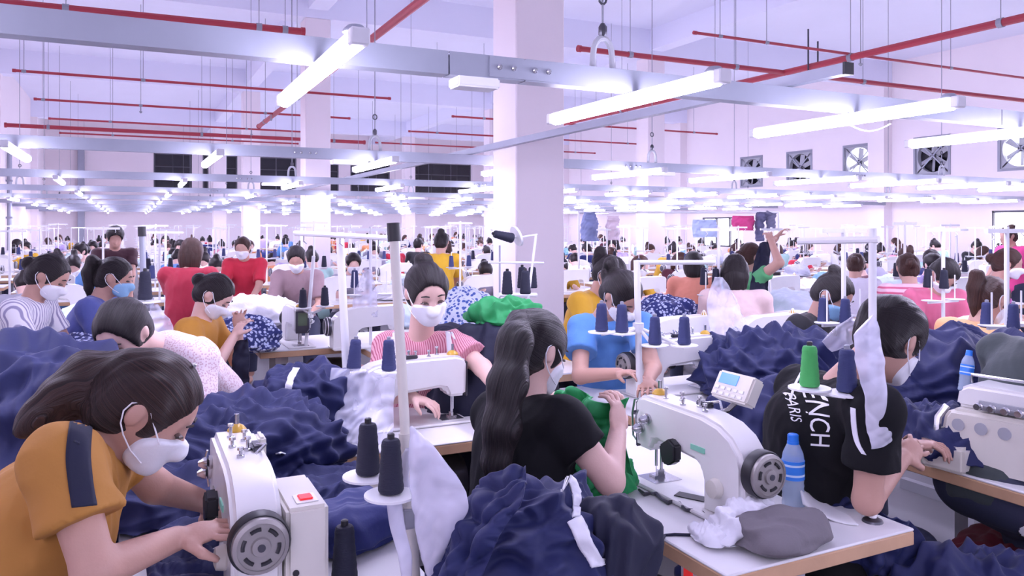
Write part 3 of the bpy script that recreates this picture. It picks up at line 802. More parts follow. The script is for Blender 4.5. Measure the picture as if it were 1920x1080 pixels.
# ------------------------------------------------------------------ people
def nrm(v): v = np.array(v, float); return v / (np.linalg.norm(v) + 1e-9)
def A3(v): return np.array(tuple(v), float)
def ik(S, Wp, l1, l2, pole):
    S, Wp, pole = A3(S), A3(Wp), A3(pole); d = Wp - S; L = np.linalg.norm(d); u = d / L
    L = min(L, (l1 + l2) * .995)
    a = (l1 * l1 - l2 * l2 + L * L) / (2 * L); h = math.sqrt(max(l1 * l1 - a * a, 0))
    q = pole - u * (pole @ u); q = nrm(q)
    return S + u * a + q * h
def head_prims(sd, J, inf=0.0, full=True):
    h, f, u, s = J['H'], J['f'], J['u'], J['s']; z = J.get('hs', 1.0)
    ax = (s, f, u)
    sd.ell(h, ax, (.073 * z + inf, .093 * z + inf, .088 * z + inf), .03)
    sd.ell(h + (.028 * f - .06 * u) * z, ax, (.054 * z + inf, .062 * z + inf, .062 * z + inf), .03)
    sd.ell(h + (.066 * f - .098 * u) * z, ax, (.024 * z + inf, .022 * z + inf, .020 * z + inf), .025)
    sd.cap(h + (.088 * f - .018 * u) * z, h + (.104 * f - .050 * u) * z, .008 * z + inf, .012 * z + inf, .014)
    if full:
        for q in (-1, 1):
            sd.ell(h + (.094 * f + q * .032 * s - .014 * u) * z, ax, (.017 * z, .010 * z, .010 * z), .012, 'sub')
            sd.ell(h + (-.008 * f + q * .075 * s - .016 * u) * z, ax, (.009 * z, .016 * z, .028 * z), .008)
        for q in (-1, 1): sd.cap(h + (.088 * f + q * .014 * s - .082 * u) * z, h + (.092 * f - .080 * u) * z, .007, .008, .01)
def hand_prims(sd, w, d, n, curl, k=.006, side=1, sc=.95):
    """palm, four jointed fingers of different lengths and a thumb from the side of the palm"""
    d = nrm(d); n = nrm(n - d * (n @ d)); l = np.cross(d, n) * side
    sd.ell(w + d * .045 * sc, (d, l, n), (.050 * sc, .038 * sc, .016 * sc), .012)
    for q, (o, L) in enumerate(((.030, .066), (.010, .075), (-.010, .070), (-.028, .055))):
        p = w + d * .082 * sc + l * o * 1.08 * sc; a = curl * (.5 + .12 * q); dd = nrm(d + l * o * 4)
        for sgm, fr in enumerate((.45, .32, .27)):
            dd = nrm(dd * math.cos(a) + n * math.sin(a)) if True else dd
            nn = nrm(n - dd * (n @ dd)); e = p + dd * L * fr * sc
            sd.cap(p, e, (.0080 - .0007 * sgm) * sc, (.0076 - .0007 * sgm) * sc, k * .5); p = e
            d2 = nrm(dd * math.cos(a * .8) + nn * math.sin(a * .8)); n_save = nn; dd = d2
    p = w + d * .025 * sc + l * .034 * sc
    t1 = p + (d * .6 + l * .55 + n * .35) * .040 * sc; t2 = t1 + nrm(d * .9 + l * .05 + n * .5 * (1 + curl)) * .034 * sc
    sd.cap(p, t1, .0125 * sc, .0105 * sc, .01); sd.cap(t1, t2, .0105 * sc, .008 * sc, k)
def torso_prims(sd, J, inf=0.0):
    P, N, s, t, b = J['P'], J['N'], J['sb'], J['t'], J['b']; g = J.get('girth', 1.0); L = np.linalg.norm(N - P)
    ax = (s, b, t)
    curve = lambda q: P + t * L * q - b * J.get('hunch', .0) * math.sin(math.pi * q)
    sd.ell(curve(.0), ax, (.165 * g + inf, .118 * g + inf, .12 + inf), .05)
    sd.ell(curve(.34), ax, (.135 * g + inf, .100 * g + inf, .15 + inf), .06)
    sd.ell(curve(.68) + b * .012, ax, (.148 * g + inf, .108 * g + inf, .145 + inf), .06)
    for S in (J['SL'], J['SR']):
        m = N - t * .05 + (S - N) * .25
        sd.cap(m, S, .062 + inf, .050 * g + inf, .05)
def leg_prims(sd, J, inf=0.0):
    for q in ('L', 'R'):
        hp = J['hip' + q]; sd.cap(hp, J['K' + q], .088 + inf, .058 + inf, .04); sd.cap(J['K' + q], J['A' + q], .056 + inf, .038 + inf, .03)
def finish(J):
    for k in list(J):
        if isinstance(J[k], Vector): J[k] = A3(J[k])
    J['f'] = nrm(J['f']); up = J.get('u', np.array([0, 0, 1.0])); up = np.array(tuple(up), float)
    J['u'] = nrm(up - J['f'] * (up @ J['f'])); J['s'] = np.cross(J['f'], J['u'])
    J['t'] = nrm(J['N'] - J['P']); r = J['SR'] - J['SL']; r = r - J['t'] * (r @ J['t']); J['sb'] = nrm(r); J['b'] = np.cross(J['t'], J['sb'])
    fw = J['b'].copy(); fw[2] = 0; fw = nrm(fw); sg = nrm(np.array([J['sb'][0], J['sb'][1], 0])); J['fw'] = fw
    for q, sgn in (('L', -1), ('R', 1)):
        J.setdefault('hip' + q, J['P'] + sg * sgn * .09 - np.array([0, 0, .02]))
        if J.get('stand'):
            J.setdefault('K' + q, np.array([*(J['hip' + q] + fw * .05)[:2], .46])); J.setdefault('A' + q, np.array([*(J['hip' + q])[:2], .08]))
        else:
            J.setdefault('K' + q, J['hip' + q] + fw * .38 + sg * sgn * .05 - np.array([0, 0, max(0, J['hip' + q][2] - .50)]))
            J.setdefault('A' + q, np.array([*(J['K' + q] + fw * .04)[:2], .08]))
        J['foot' + q] = np.array([*(J['A' + q] + fw * .14)[:2], .035])
    return J
def seated(px, py, zc, ang, lean=25, pitch=35, hyaw=0, reach=.32, hz=.82, spread=.13, h=1.0, raise_=0, stand=False, local=False, hr=None, hl=None, seat=.54):
    """joints of a sewing worker whose head is seen at a pixel; ang = facing in camera terms (0 right, 90 away, 180 left, 270 towards us)"""
    a = math.radians(ang); fw = A3(D(math.cos(a), math.sin(a), 0)); 
    if local: fw = np.array([0, 1.0, 0])
    rt = np.cross(fw, (0, 0, 1)); z = np.array([0, 0, 1.0]); le = math.radians(lean)
    P = np.array([0, 0, .86 if stand else seat]) ; t = fw * math.sin(le) + z * math.cos(le)
    N = P + t * .50 * h; hd = N + (fw * math.sin(le + .25) + z * math.cos(le + .25)) * .165
    pt = math.radians(pitch); hy = math.radians(hyaw); f0 = fw * math.cos(hy) + rt * math.sin(hy)
    f = f0 * math.cos(pt) - z * math.sin(pt); u = f0 * math.sin(pt) + z * math.cos(pt)
    J = dict(P=P, N=N, H=hd, f=f, u=u, SL=N - t * .045 - rt * .165, SR=N - t * .045 + rt * .165, hunch=.03, stand=stand)
    if local: off = np.zeros(3)
    else:
        tgt = A3(W(px, py, zc)); off = tgt - hd
    lift = off[2]; J['P'] = P + off
    for k in ('N', 'H', 'SL', 'SR'): J[k] = J[k] + off
    base = J['P'].copy(); base[2] = 0
    for q, sgn, hh in (('L', -1, hl), ('R', 1, hr)):
        if hh is None: w = np.array([*(J['S' + q] + fw * reach - rt * sgn * (.165 - spread) )[:2], hz])
        else: w = A3(hh)
        J['E' + q] = ik(J['S' + q], w, .265, .235, rt * sgn * .5 - z - fw * .3)
        d = nrm(w - J['E' + q]); J['W' + q] = J['E' + q] + d * .235
    J['base'] = base
    return finish(J)
def person_meshes(J, vox, hair='bun', sleeve=.55, mask=True, skin='skin', face=True, inflate=.013, hands=True, neck=.066, curl=.6, longhair=None, seed=1, dress=False, fingers=True):
    """returns {part: (V, Q)}"""
    out = {}
    keys = [J[k] for k in ('P', 'N', 'H', 'SL', 'SR', 'EL', 'ER', 'WL', 'WR', 'KL', 'KR', 'AL', 'AR', 'footL', 'footR')]
    lo = np.min(keys, 0) - .22; hi = np.max(keys, 0) + .22; lo[2] = 0
    sd = Sdf(lo, hi, vox)
    torso_prims(sd, J, -.008); leg_prims(sd, J, -.006)
    for q in ('L', 'R'): sd.ell(J['foot' + q], (J['fw'], np.cross(J['fw'], (0, 0, 1)), (0, 0, 1)), (.12, .045, .035), .03)
    sd.cap(J['N'] - J['t'] * .02, J['H'] - J['u'] * .05 - J['f'] * .022, .056, .050, .03)
    head_prims(sd, J)
    for q, sg in (('L', -1), ('R', 1)):
        sd.cap(J['S' + q], J['E' + q], .046, .037, .03); sd.cap(J['E' + q], J['W' + q], .038, .025, .015)
        if hands:
            d = J.get('hd' + q); d = nrm(J['W' + q] - J['E' + q]) if d is None else nrm(A3(d))
            n = J.get('pn' + q); n = np.array([0, 0, -1.0]) if n is None else A3(n)
            if fingers: hand_prims(sd, J['W' + q], d, n, J.get('curl', curl), side=-sg)
            else: sd.ell(J['W' + q] + d * .07, (d, nrm(np.cross(d, n)), nrm(n - d * (n @ d))), (.085, .036, .02), .02)
    out['body'] = sd.mesh()
    # shirt
    keys = [J[k] for k in ('P', 'N', 'SL', 'SR')] + [J['S' + q] + (J['E' + q] - J['S' + q]) * sleeve for q in 'LR']
    lo = np.min(keys, 0) - .24; hi = np.max(keys, 0) + .2
    sd = Sdf(lo, hi, vox); torso_prims(sd, J, inflate)
    for q in 'LR':
        e = J['S' + q] + (J['E' + q] - J['S' + q]) * min(sleeve, 1)
        sd.cap(J['S' + q], e, .058 + inflate * .3, J.get('cuff', .062), .03, end=1)
        if sleeve > 1: sd.cap(J['E' + q], J['E' + q] + (J['W' + q] - J['E' + q]) * .8, .054, .042, .02, end=1)
    sd.ell(J['N'] + (J['H'] - J['N']) * .35 + J['b'] * .01, (J['sb'], J['b'], J['t']), (neck, neck, .062), .01, 'sub')
    sd.cut(J['P'] - J['t'] * .10, -J['t'])
    V, Q = sd.mesh(); Nn = vnormals(V, Q)
    V = V + Nn * (J.get('wr', .010) * (folds(V * np.array([1, 1, .7]), 7.0, seed) - .5))[:, None]
    out['shirt'] = (V, Q)
    # trousers
    keys = [J[k] for k in ('P', 'KL', 'KR', 'AL', 'AR')]; lo = np.min(keys, 0) - .22; hi = np.max(keys, 0) + .2; lo[2] = 0
    sd = Sdf(lo, hi, max(vox, .012)); leg_prims(sd, J, .016)
    sd.ell(J['P'], (J['sb'], J['b'], J['t']), (.172, .126, .13), .04); sd.cut(np.array([0, 0, .1]), np.array([0, 0, -1]))
    out['trousers'] = sd.mesh()
    # hair
    h, f, u, s = J['H'], J['f'], J['u'], J['s']; z = J.get('hs', 1.0); ax = (s, f, u)
    pts = longhair if longhair is not None else None
    lo = h - .26; hi = h + .26
    if pts is not None: lo = np.minimum(lo, np.min([p for p, r in pts], 0) - .1); hi = np.maximum(hi, np.max([p for p, r in pts], 0) + .1)
    sd = Sdf(lo, hi, vox)
    sd.ell(h + (-.006 * f + .006 * u) * z, ax, (.084 * z, .101 * z, .099 * z), .02)
    if hair == 'short': sd.ell(h + (.0 * f + .035 * u) * z, ax, (.088, .108, .085), .03); sd.ell(h + (-.05 * f - .03 * u), ax, (.07, .05, .06), .03)
    else: sd.ell(h + (-.052 * f - .045 * u) * z, ax, (.070 * z, .052 * z, .062 * z), .03)
    if hair == 'long': sd.ell(h + (-.035 * f - .07 * u), ax, (.088, .07, .12), .04)
    sd.ell(h + (.092 * f - .048 * u) * z, ax, (.069 * z, .080 * z, .098 * z), .012, 'sub')
    if hair != 'long':
        for q in (-1, 1): sd.ell(h + (.002 * f + q * .082 * s - .030 * u) * z, ax, (.022, .030, .036), .01, 'sub')
    if hair == 'bun': sd.ell(h + (-.062 * f + .092 * u) * z, ax, (.040, .040, .032), .010)
    if hair == 'lowbun': sd.ell(h + (-.115 * f - .01 * u) * z, ax, (.04, .035, .04), .012)
    if hair == 'tail':
        g = np.array([0, 0, -1.0]); p = h + (-.092 * f + .035 * u) * z
        for k, (dd, r0, r1) in enumerate(((-f * .05 + u * .01, .024, .034), (-f * .02 + g * .07, .034, .036), (g * .09, .036, .026), (g * .07, .026, .008))):
            sd.cap(p, p + dd, r0, r1, .01); p = p + dd
    if pts is not None:
        for (p0, r0), (p1, r1) in zip(pts, pts[1:]): sd.cap(p0, p1, r0, r1, .025)
    V, Q = sd.mesh(); Nn = vnormals(V, Q)
    V = V + Nn * (.004 * noise(V @ np.stack([s, f, u], 1) * np.array([90, 14, 14]) + seed) + .004 * noise(V * 18 + seed))[:, None]
    out['hair'] = (V, Q)
    if mask:
        sd = Sdf(h - .2, h + .2, min(vox, .009)); head_prims(sd, J, .0115, False)
        q = sd._sub(sd.lo, sd.lo + sd.n * sd.h); sl, (x, y, zz) = q
        c = h + (.088 * f - .073 * u) * z; k0 = 0
        for v, rr in zip(ax, (.078 * z, .075 * z, .047 * z)):
            k0 = k0 + np.abs(((x - c[0]) * v[0] + (y - c[1]) * v[1] + (zz - c[2]) * v[2]) / rr) ** 3
        sd.a[sl] = np.maximum(sd.a[sl], (k0 ** (1 / 3) - 1) * .05)
        out['face_mask'] = sd.mesh()
    return out
def strands(o, J, base):
    me = o.data; V = np.empty(len(me.vertices) * 3, np.float32); me.vertices.foreach_get('co', V); V = V.reshape(-1, 3) + base - J['H']
    a = np.arctan2(V @ (J['u'] + .15 * J['f']), V @ J['s']) * 7.0
    far = np.linalg.norm(V, axis=1) > .122; a = np.where(far, (V @ J['s']) * 70 + (V @ J['f']) * 20, a)
    at = me.attributes.new('strand', 'FLOAT', 'POINT'); at.data.foreach_set('value', a.astype(np.float32))
def person(J, label, vox=.009, shirt='tint', color=None, trousers='jeans', hairm='hair', maskm='maskw', skin='skin', cat='person', group='garment workers', **k):
    base = A3(J.get('base', np.array([J['P'][0], J['P'][1], 0]))); base = np.array([base[0], base[1], 0.0])
    ms = person_meshes(J, vox, **k)
    t = thing('person', tuple(base), 0, label, cat, group)
    mm = dict(body=M[skin], shirt=M[shirt] if isinstance(shirt, str) else shirt, trousers=M[trousers] if isinstance(trousers, str) else trousers, hair=M[hairm], face_mask=M[maskm])
    ob = {}
    for n, (V, Q) in ms.items():
        if not len(V): continue
        o = obj(n, npmesh(n, V - base, Q), mm[n], t); ob[n] = o
        if n == 'hair': strands(o, J, base)
        if color and n in ('shirt',): o.color = (*color, 1)
    h, f, u, s = J['H'] - base, J['f'], J['u'], J['s']; z = J.get('hs', 1.0)
    if ms.get('face_mask') is not None and vox < .0105:
        for q in (-1, 1):
            e1 = h + (-.010 * f + q * .079 * s + .012 * u) * z; e2 = h + (-.018 * f + q * .078 * s - .044 * u) * z
            MB().tube([h + (.066 * f + q * .066 * s - .040 * u) * z, h + (.028 * f + q * .078 * s - .010 * u) * z, h + (.006 * f + q * .079 * s + .009 * u) * z, e1, h + (-.026 * f + q * .080 * s - .002 * u) * z, h + (-.029 * f + q * .080 * s - .022 * u) * z, e2, h + (.0 * f + q * .074 * s - .060 * u) * z, h + (.03 * f + q * .068 * s - .078 * u) * z, h + (.062 * f + q * .056 * s - .090 * u) * z], .0017, 6).obj('ear_loop', M['maskw'], ob['face_mask'])
    if vox < .0105:
        for q in (-1, 1):
            MB().tube([h + (.086 * f + q * .046 * s + .010 * u) * z, h + (.0945 * f + q * .030 * s + .015 * u) * z, h + (.095 * f + q * .016 * s + .011 * u) * z], [.002, .0035, .0025], 6).obj('eyebrow', M['lips'], t)
            ev = MB().lathe([(.0001, -.006), (.010, -.003), (.012, 0), (.010, .003), (.0001, .006)], 12, Matrix.Translation(Vector(h + (.0845 * f + q * .031 * s - .016 * u) * z)) @ Matrix((tuple(s), tuple(f), tuple(u))).transposed().to_4x4())
            ev.obj('eye', mat('eye', (.12, .08, .07), .2), t)
            MB().tube([h + (.083 * f + q * .046 * s - .018 * u) * z, h + (.0935 * f + q * .032 * s - .014 * u) * z, h + (.093 * f + q * .018 * s - .018 * u) * z], .0022, 6).obj('eyelid_line', M['lips'], t)
    return t, ob

# ------------------------------------------------------------------ near workstations
R90 = -math.pi / 2
table((.295, 2.11), R90, 'white sewing table in the lower left with folded navy cloth on it', L=1.5)
table((1.55, 2.0), R90, 'white-topped sewing table at lower right with brown plywood edge')
table((2.74, 1.85), R90, 'sewing table with brown edge carrying the overlock machine at right')
table((1.22, 3.02), math.pi, 'white sewing table in front of the woman in pink checks')
table((2.52, 3.05), math.pi, 'sewing table in front of the woman in the blue tee')
table((1.36, 5.50), math.pi, 'sewing table with brown edge beside the woman in mustard')
machine((.24, 1.94), R90, 'white lockstitch machine seen from its hand wheel, red rocker switch', motor=True)
machine((1.495, 1.82), R90, 'white lockstitch machine with blue screen panel beside the water bottle', panel=True)
machine((1.01, 3.02), math.pi, 'white lockstitch machine in front of the woman in pink checks')
machine((2.36, 3.05), math.pi, 'white lockstitch machine in front of the woman in the blue tee')
machine((1.02, 5.45), math.pi * .5, 'cream sewing machine end-on beside the woman in mustard', clutter=False)

# overlock machine on the right-hand table
def overlock(loc, rz, label):
    t = thing('overlock_machine', (loc[0], loc[1], TT), rz, label, 'sewing machine')
    MB().prism([(-.20, 0), (-.20, .10), (-.16, .115), (-.15, .17), (-.13, .20), (.17, .20), (.20, .17), (.20, 0)], -.09, .12).obj('body', M['cream'], t, bevel=.015, seg=3)
    MB().prism([(-.13, .201), (-.12, .262), (-.09, .278), (.13, .278), (.16, .262), (.17, .201)], -.05, .11).obj('arm', M['white'], t, bevel=.012, seg=3)
    MB().bx(-.20, -.06, -.14, -.085, .0, .085).obj('work_plate', M['cream'], t, bevel=.01)
    tb = MB().bx(-.06, .10, -.078, -.045, .205, .235).obj('tension_bar', M['grey'], t, bevel=.012)
    for k in range(4):
        MB().lathe([(.012, 0), (.013, .006), (.006, .01), (.012, .013), (.01, .022)], 12, Matrix.Translation((-.04 + .04 * k, -.078, .22)) @ Matrix.Rotation(math.pi / 2, 4, 'X')).obj('tension_dial', M['steel'], tb)
    for k in range(3): MB().lathe([(.02, 0), (.02, .003)], 16, Matrix.Translation((-.10 + .07 * k, -.09, .15)) @ Matrix.Rotation(math.pi / 2, 4, 'X')).obj('badge', M['grey'], t)
    MB().tube([(-.15, -.06, .20), (-.17, -.08, .16), (-.17, -.09, .10)], .012, 8).obj('needle_arm', M['steel'], t)
    MB().bx(-.20, -.15, -.13, -.09, .085, .092).obj('presser_foot', M['steel'], t)
    MB().tube([(-.10, .0, .278), (-.10, .0, .305), (.11, .0, .305), (.11, .0, .278)], .005, 8).obj('thread_rail', M['steel'], t)
    MB().lathe([(.05, 0), (.058, .01), (.058, .035), (.03, .04)], 24, Matrix.Translation((.20, .03, .13)) @ Matrix.Rotation(math.pi / 2, 4, 'Y')).obj('hand_wheel', M['dsteel'], t)
    MB().bx(.10, .16, -.1, -.089, .03, .1).obj('plate', M['white'], t)
    return t
ov = W(1872, 812, 2.52)
overlock((ov.x + .03, ov.y), R90 + .15, 'cream overlock machine with four tension dials on the right-hand table')

# ------------------------------------------------------------------ thread stands
def pole_stand(label, base, top, r=.012, arms=(), bar=None, sleeve=None, m='whitep', cap=True):
    """arms: (start point on pole, plate points); bar: two ends of the guide bar"""
    base, top = Vector(base), Vector(top); t = thing('thread_stand', base, 0, label, 'thread stand', 'thread stands on the tables')
    L = lambda p: Vector(p) - base
    MB().tube([Vector(), L(top)], r, 12).obj('pole', M[m], t)
    MB().lathe([(r * 2.6, 0), (r * 2.4, .006), (r * 1.4, .012)], 14).obj('foot', M['dsteel'], t)
    if cap: MB().tube([L(top) - (top - base).normalized() * .03, L(top) + (top - base).normalized() * .012], r * 1.35, 12).obj('cap', M['black'], t)
    if sleeve:
        p = base.lerp(top, sleeve); MB().tube([Vector(), L(p)], r * 1.35, 12).obj('lower_pole', M[m], t)
        q = base.lerp(top, sleeve * .45); MB().box(L(q), (r * 4, r * 4, .045)).obj('clamp', M['grey'], t, bevel=.004)
    for st, plates in arms:
        st = Vector(st); MB().lathe([(r * 1.7, -.02), (r * 1.7, .02)], 12, Matrix.Translation(L(st))).obj('collar', M[m], t)
        for p in plates:
            p = Vector(p); MB().tube([L(st), L(p) - Vector((0, 0, .008))], .008, 8).obj('arm', M[m], t); disc(t, L(p))
    if bar:
        a, b = Vector(bar[0]), Vector(bar[1]); MB().tube([L(a), L(b)], .010, 8).obj('guide_bar', M[m], t)
        for f in (.1, .5, .9):
            p = L(a.lerp(b, f)); MB().tube([p, p + Vector((0, 0, -.03)), p + Vector((.012, 0, -.04)), p + Vector((0, .012, -.03))], .0025, 6).obj('guide_eye', M['steel'], t)
    return t
# lower-left stand
bA = WZ(776, 1095, TT); tA = W(738, 428, 1.78)
sA = [W(690, 893, 1.80), W(733, 928, 1.70)]
pole_stand('grey thread stand with black cap leaning beside the hanging plastic bag', bA, tA, .0115, arms=[(bA.lerp(tA, .21), sA)], sleeve=.42, m='cream')
spool(sA[0] + Vector((0, 0, .004)), 'navy thread cone on the rear plate of the leaning stand', 'threadk')
spool(sA[1] + Vector((0, 0, .004)), 'navy thread cone on the front plate of the leaning stand', 'threadk')
spool(WZ(646, 1088, TT), 'dark thread cone standing alone on the lower-left table', 'threadk', s=1.05)
# right-hand stand
bB = WZ(1636, 978, TT); tB = Vector((bB.x, bB.y, W(1632, 428, 2.11).z))
sB = [W(1518, 728, 2.20), W(1588, 738, 2.16)]
pole_stand('white thread stand with wrapped plastic bag at right of the water bottle', bB, tB, .0105, arms=[(Vector((bB.x, bB.y, W(1635, 752, 2.11).z)), sB)],
           bar=(Vector((bB.x, bB.y - .02, tB.z - .03)), W(1497, 452, 2.28)), cap=False)
spool(sB[0] + Vector((0, 0, .004)), 'green thread cone on the plate above the water bottle', 'threadg', s=.98)
spool(sB[1] + Vector((0, 0, .004)), 'navy thread cone beside the green one', 'thread')
# stand of the woman in pink
bP = W(655, 745, 3.1); bP.z = TT; tP = W(637, 436, 3.05)
sP = [W(663, 695, 3.05), W(729, 697, 3.0)]
pole_stand('white thread stand with long guide bar on the table of the woman in pink', bP, tP, .016, arms=[(bP.lerp(tP, .2), sP)], bar=(W(553, 437, 3.1), W(728, 446, 2.9)), cap=False)
spool(sP[0] + Vector((0, 0, .004)), 'leaning blue thread cone left of the pole in front of the pink woman', 'thread', tilt=(0, .08))
spool(sP[1] + Vector((0, 0, .004)), 'blue thread cone right beside the leaning grey pole', 'thread')
# stand of the woman in blue
bQ = W(1200, 760, 3.35); bQ.z = TT; tQ = W(1194, 488, 3.35)
sQ = [W(1128, 623, 3.3), W(1166, 625, 3.3), W(1228, 648, 3.3), W(1283, 648, 3.3)]
pole_stand('white thread stand with four cones in front of the blue tee', bQ, tQ, .014, arms=[(bQ.lerp(tQ, .56), sQ)], bar=(W(1194, 492, 3.35), W(1340, 492, 3.4)), cap=False)
for k, p in enumerate(sQ): spool(p + Vector((0, 0, .004)), '%s thread cone from the left on the four-cone stand' % ORD[k], 'thread')
# stand behind the mustard woman and her table
bM_ = W(566, 640, 4.6); bM_.z = TT
sM = [W(568, 578, 5.1), W(609, 574, 5.1)]
pole_stand('white thread stand behind the cream machine with two dark cones', (1.05, 5.25, TT), W(588, 480, 5.15), .012, arms=[(W(582, 590, 5.15), sM)], cap=False)
for k, p in enumerate(sM): spool(p + Vector((0, 0, .004)), ('left' if k == 0 else 'right') + ' dark cone of the pair behind the cream machine', 'threadk')
# dark pole with a cone by the blue blouse
bL = W(288, 640, 3.3); 
pole_stand('tall grey thread pole in front of the blue V-neck woman', (bL.x, bL.y, 0), W(266, 430, 3.3), .012, arms=[(W(279, 568, 3.3), [W(272, 566, 3.2)])], m='galv')
spool(W(272, 563, 3.2) + Vector((0, 0, .0)), 'dark cone on the tall grey pole near the blue V-neck', 'threadk')
# cones by the column
for k, (x, y, zc) in enumerate(((951, 553, 3.9), (979, 541, 4.3), (985, 552, 3.9), (998, 541, 4.3))):
    spool(W(x, y, zc), '%s dark cone from the left in front of the square column' % ORD[k], 'threadk')
t = thing('thread_stand', W(972, 560, 4.1), 0, 'thread stand with tilted black spool in front of the square column', 'thread stand', 'thread stands on the tables')
o = Vector(t.location); L_ = lambda x, y, zc: W(x, y, zc) - o
MB().tube([Vector((0, 0, TT - o.z)), L_(1005, 440, 4.1)], .007, 8).obj('pole', M['whitep'], t)
MB().tube([L_(915, 492, 4.1), L_(1020, 493, 4.1)], .006, 8).obj('guide_bar', M['whitep'], t)
MB().tube([L_(937, 560, 4.1), L_(937, 460, 4.1)], .005, 6).obj('side_rod', M['galv'], t)
MB().tube([L_(935, 553, 4.0), L_(1005, 553, 4.2)], .012, 8).obj('shelf_bar', M['whitep'], t)
MB().lathe([(.055, -.01), (.058, 0), (.02, .005)], 20, Matrix.Translation(L_(970, 442, 4.1)) @ Matrix.Rotation(1.2, 4, 'Y')).obj('plate', M['whitep'], t)
MB().tube([L_(965, 446, 4.1), L_(1008, 440, 4.1)], .005, 6).obj('arm', M['whitep'], t)
sp = spool(W(962, 447, 4.05), 'black spool lying tilted on the plate in front of the column', 'threadk', tilt=(0, -1.35), s=.95)

# ------------------------------------------------------------------ people, near
Z = np.array([0, 0, 1.0])
def P_(px, py, zc): return A3(W(px, py, zc))
# woman in mustard tee bending over the lower-left machine
JA = finish(dict(P=P_(30, 1370, 1.55), N=P_(172, 835, 1.64), H=P_(283, 752, 1.68), f=A3(D(.74, .22, -.64)), u=A3(D(.35, .1, .9)), hs=1.06,
    SR=P_(118, 868, 1.47), SL=P_(215, 838, 1.80), ER=P_(178, 1072, 1.42), EL=P_(292, 912, 1.84), WR=P_(330, 1010, 1.60), WL=P_(392, 944, 2.0),
    hdR=A3(D(.85, .35, .10)), hdL=A3(D(.35, .2, -.8)), pnR=A3(D(.2, .3, -.9)), pnL=A3(D(.6, -.3, -.3)), hunch=.07, girth=1.12, cuff=.076, curl=.45, wr=.012))
f, u, s = JA['f'], JA['u'], JA['s']; hA = JA['H']
tail = [(hA - f * .085 + u * .035, .030), (P_(165, 700, 1.66), .042), (P_(120, 745, 1.63), .045), (P_(72, 785, 1.60), .036), (P_(38, 810, 1.58), .012)]
yt = mat('mustard_jersey', (.42, .19, .035), .8, bump=.1, bscale=110)
pa, oa = person(JA, 'woman in mustard tee with black sleeve stripe bending over the lower-left machine', .0052, shirt=yt, hairm='hairt', sleeve=.55, hair='plain', longhair=tail, seed=4, neck=.075)
def near_surface(tree, p, off=.002):
    q, n, i, d = tree.find_nearest(Vector(p)); return q + n * off
def bvh(o): return BVHTree.FromPolygons([v.co[:] for v in o.data.vertices], [p.vertices[:] for p in o.data.polygons])
bA_ = Vector(pa.location); trA = bvh(oa['shirt'])
def ribbon(tree, org, pts, width, side, name, m, par, n=24, off=.0025, thick=.002):
    """band laid on a garment: points projected onto its surface, with a small thickness"""
    pts = [Vector(tuple(p)) - org for p in pts]; V = []; cols = 7
    for k in range(n + 1):
        x = k / n * (len(pts) - 1); i = min(int(x), len(pts) - 2); g = x - i; P0, P1, P2, P3 = pts[max(i - 1, 0)], pts[i], pts[i + 1], pts[min(i + 2, len(pts) - 1)]
        c = (P1 * 2 + (P2 - P0) * g + (P0 * 2 - P1 * 5 + P2 * 4 - P3) * g * g + (P1 * 3 - P0 - P2 * 3 + P3) * g * g * g) * .5
        for j in range(cols):
            p = c + Vector(tuple(side)) * width * (j / (cols - 1) - .5); d = (p + org - Vector((0, 0, H))).normalized(); hit = tree.ray_cast(p - d * .6, d)
            V.append(hit[0] + hit[1] * off if hit[0] else near_surface(tree, p, off))
    B = [near_surface(tree, v, -.002) for v in V]
    Q = [(k * cols + j, (k + 1) * cols + j, (k + 1) * cols + j + 1, k * cols + j + 1) for k in range(n) for j in range(cols - 1)]
    o = len(V); rim = [j for j in range(cols)] + [k * cols + cols - 1 for k in range(1, n + 1)] + [n * cols + j for j in range(cols - 2, -1, -1)] + [k * cols for k in range(n - 1, 0, -1)]
    Q2 = [(a, b, b + o, a + o) for a, b in zip(rim, rim[1:] + rim[:1])]
    me = npmesh(name, np.array([tuple(v) for v in V + B]), np.array(Q + [tuple(i + o for i in q[::-1]) for q in Q] + Q2))
    return obj(name, me, m, par)
ribbon(trA, bA_, [P_(152, 790, 1.40), P_(146, 860, 1.33), P_(158, 950, 1.32)], .042, A3(D(1, 0, .1)), 'sleeve_stripe', M['navyd'], oa['shirt'])
MB().tube([Vector(tuple(hA - A3(bA_) - f * .088 + u * .036 + (s * math.cos(a) + u * math.sin(a)) * .028)) for a in np.linspace(0, 2 * math.pi, 13)], .007, 6).obj('hair_tie', mat('pink_band', (.55, .08, .35), .6), oa['hair'])
MB().box(Vector(tuple(hA - A3(bA_) + u * .112 + f * .02)), (.008, .035, .006)).obj('hair_clip', M['steel'], oa['hair'], bevel=.002)
MB().tube([Vector(tuple(JA['WL'] - A3(bA_) + (A3(D(.3, -.9, .3)) * math.cos(a) + A3(D(-.7, -.2, .6)) * math.sin(a)) * .030)) for a in np.linspace(0, 2 * math.pi, 15)], .003, 6).obj('bracelet', M['black'], pa)
stool((JA['P'][0], JA['P'][1]), 'stool under the woman in the mustard tee', .46)

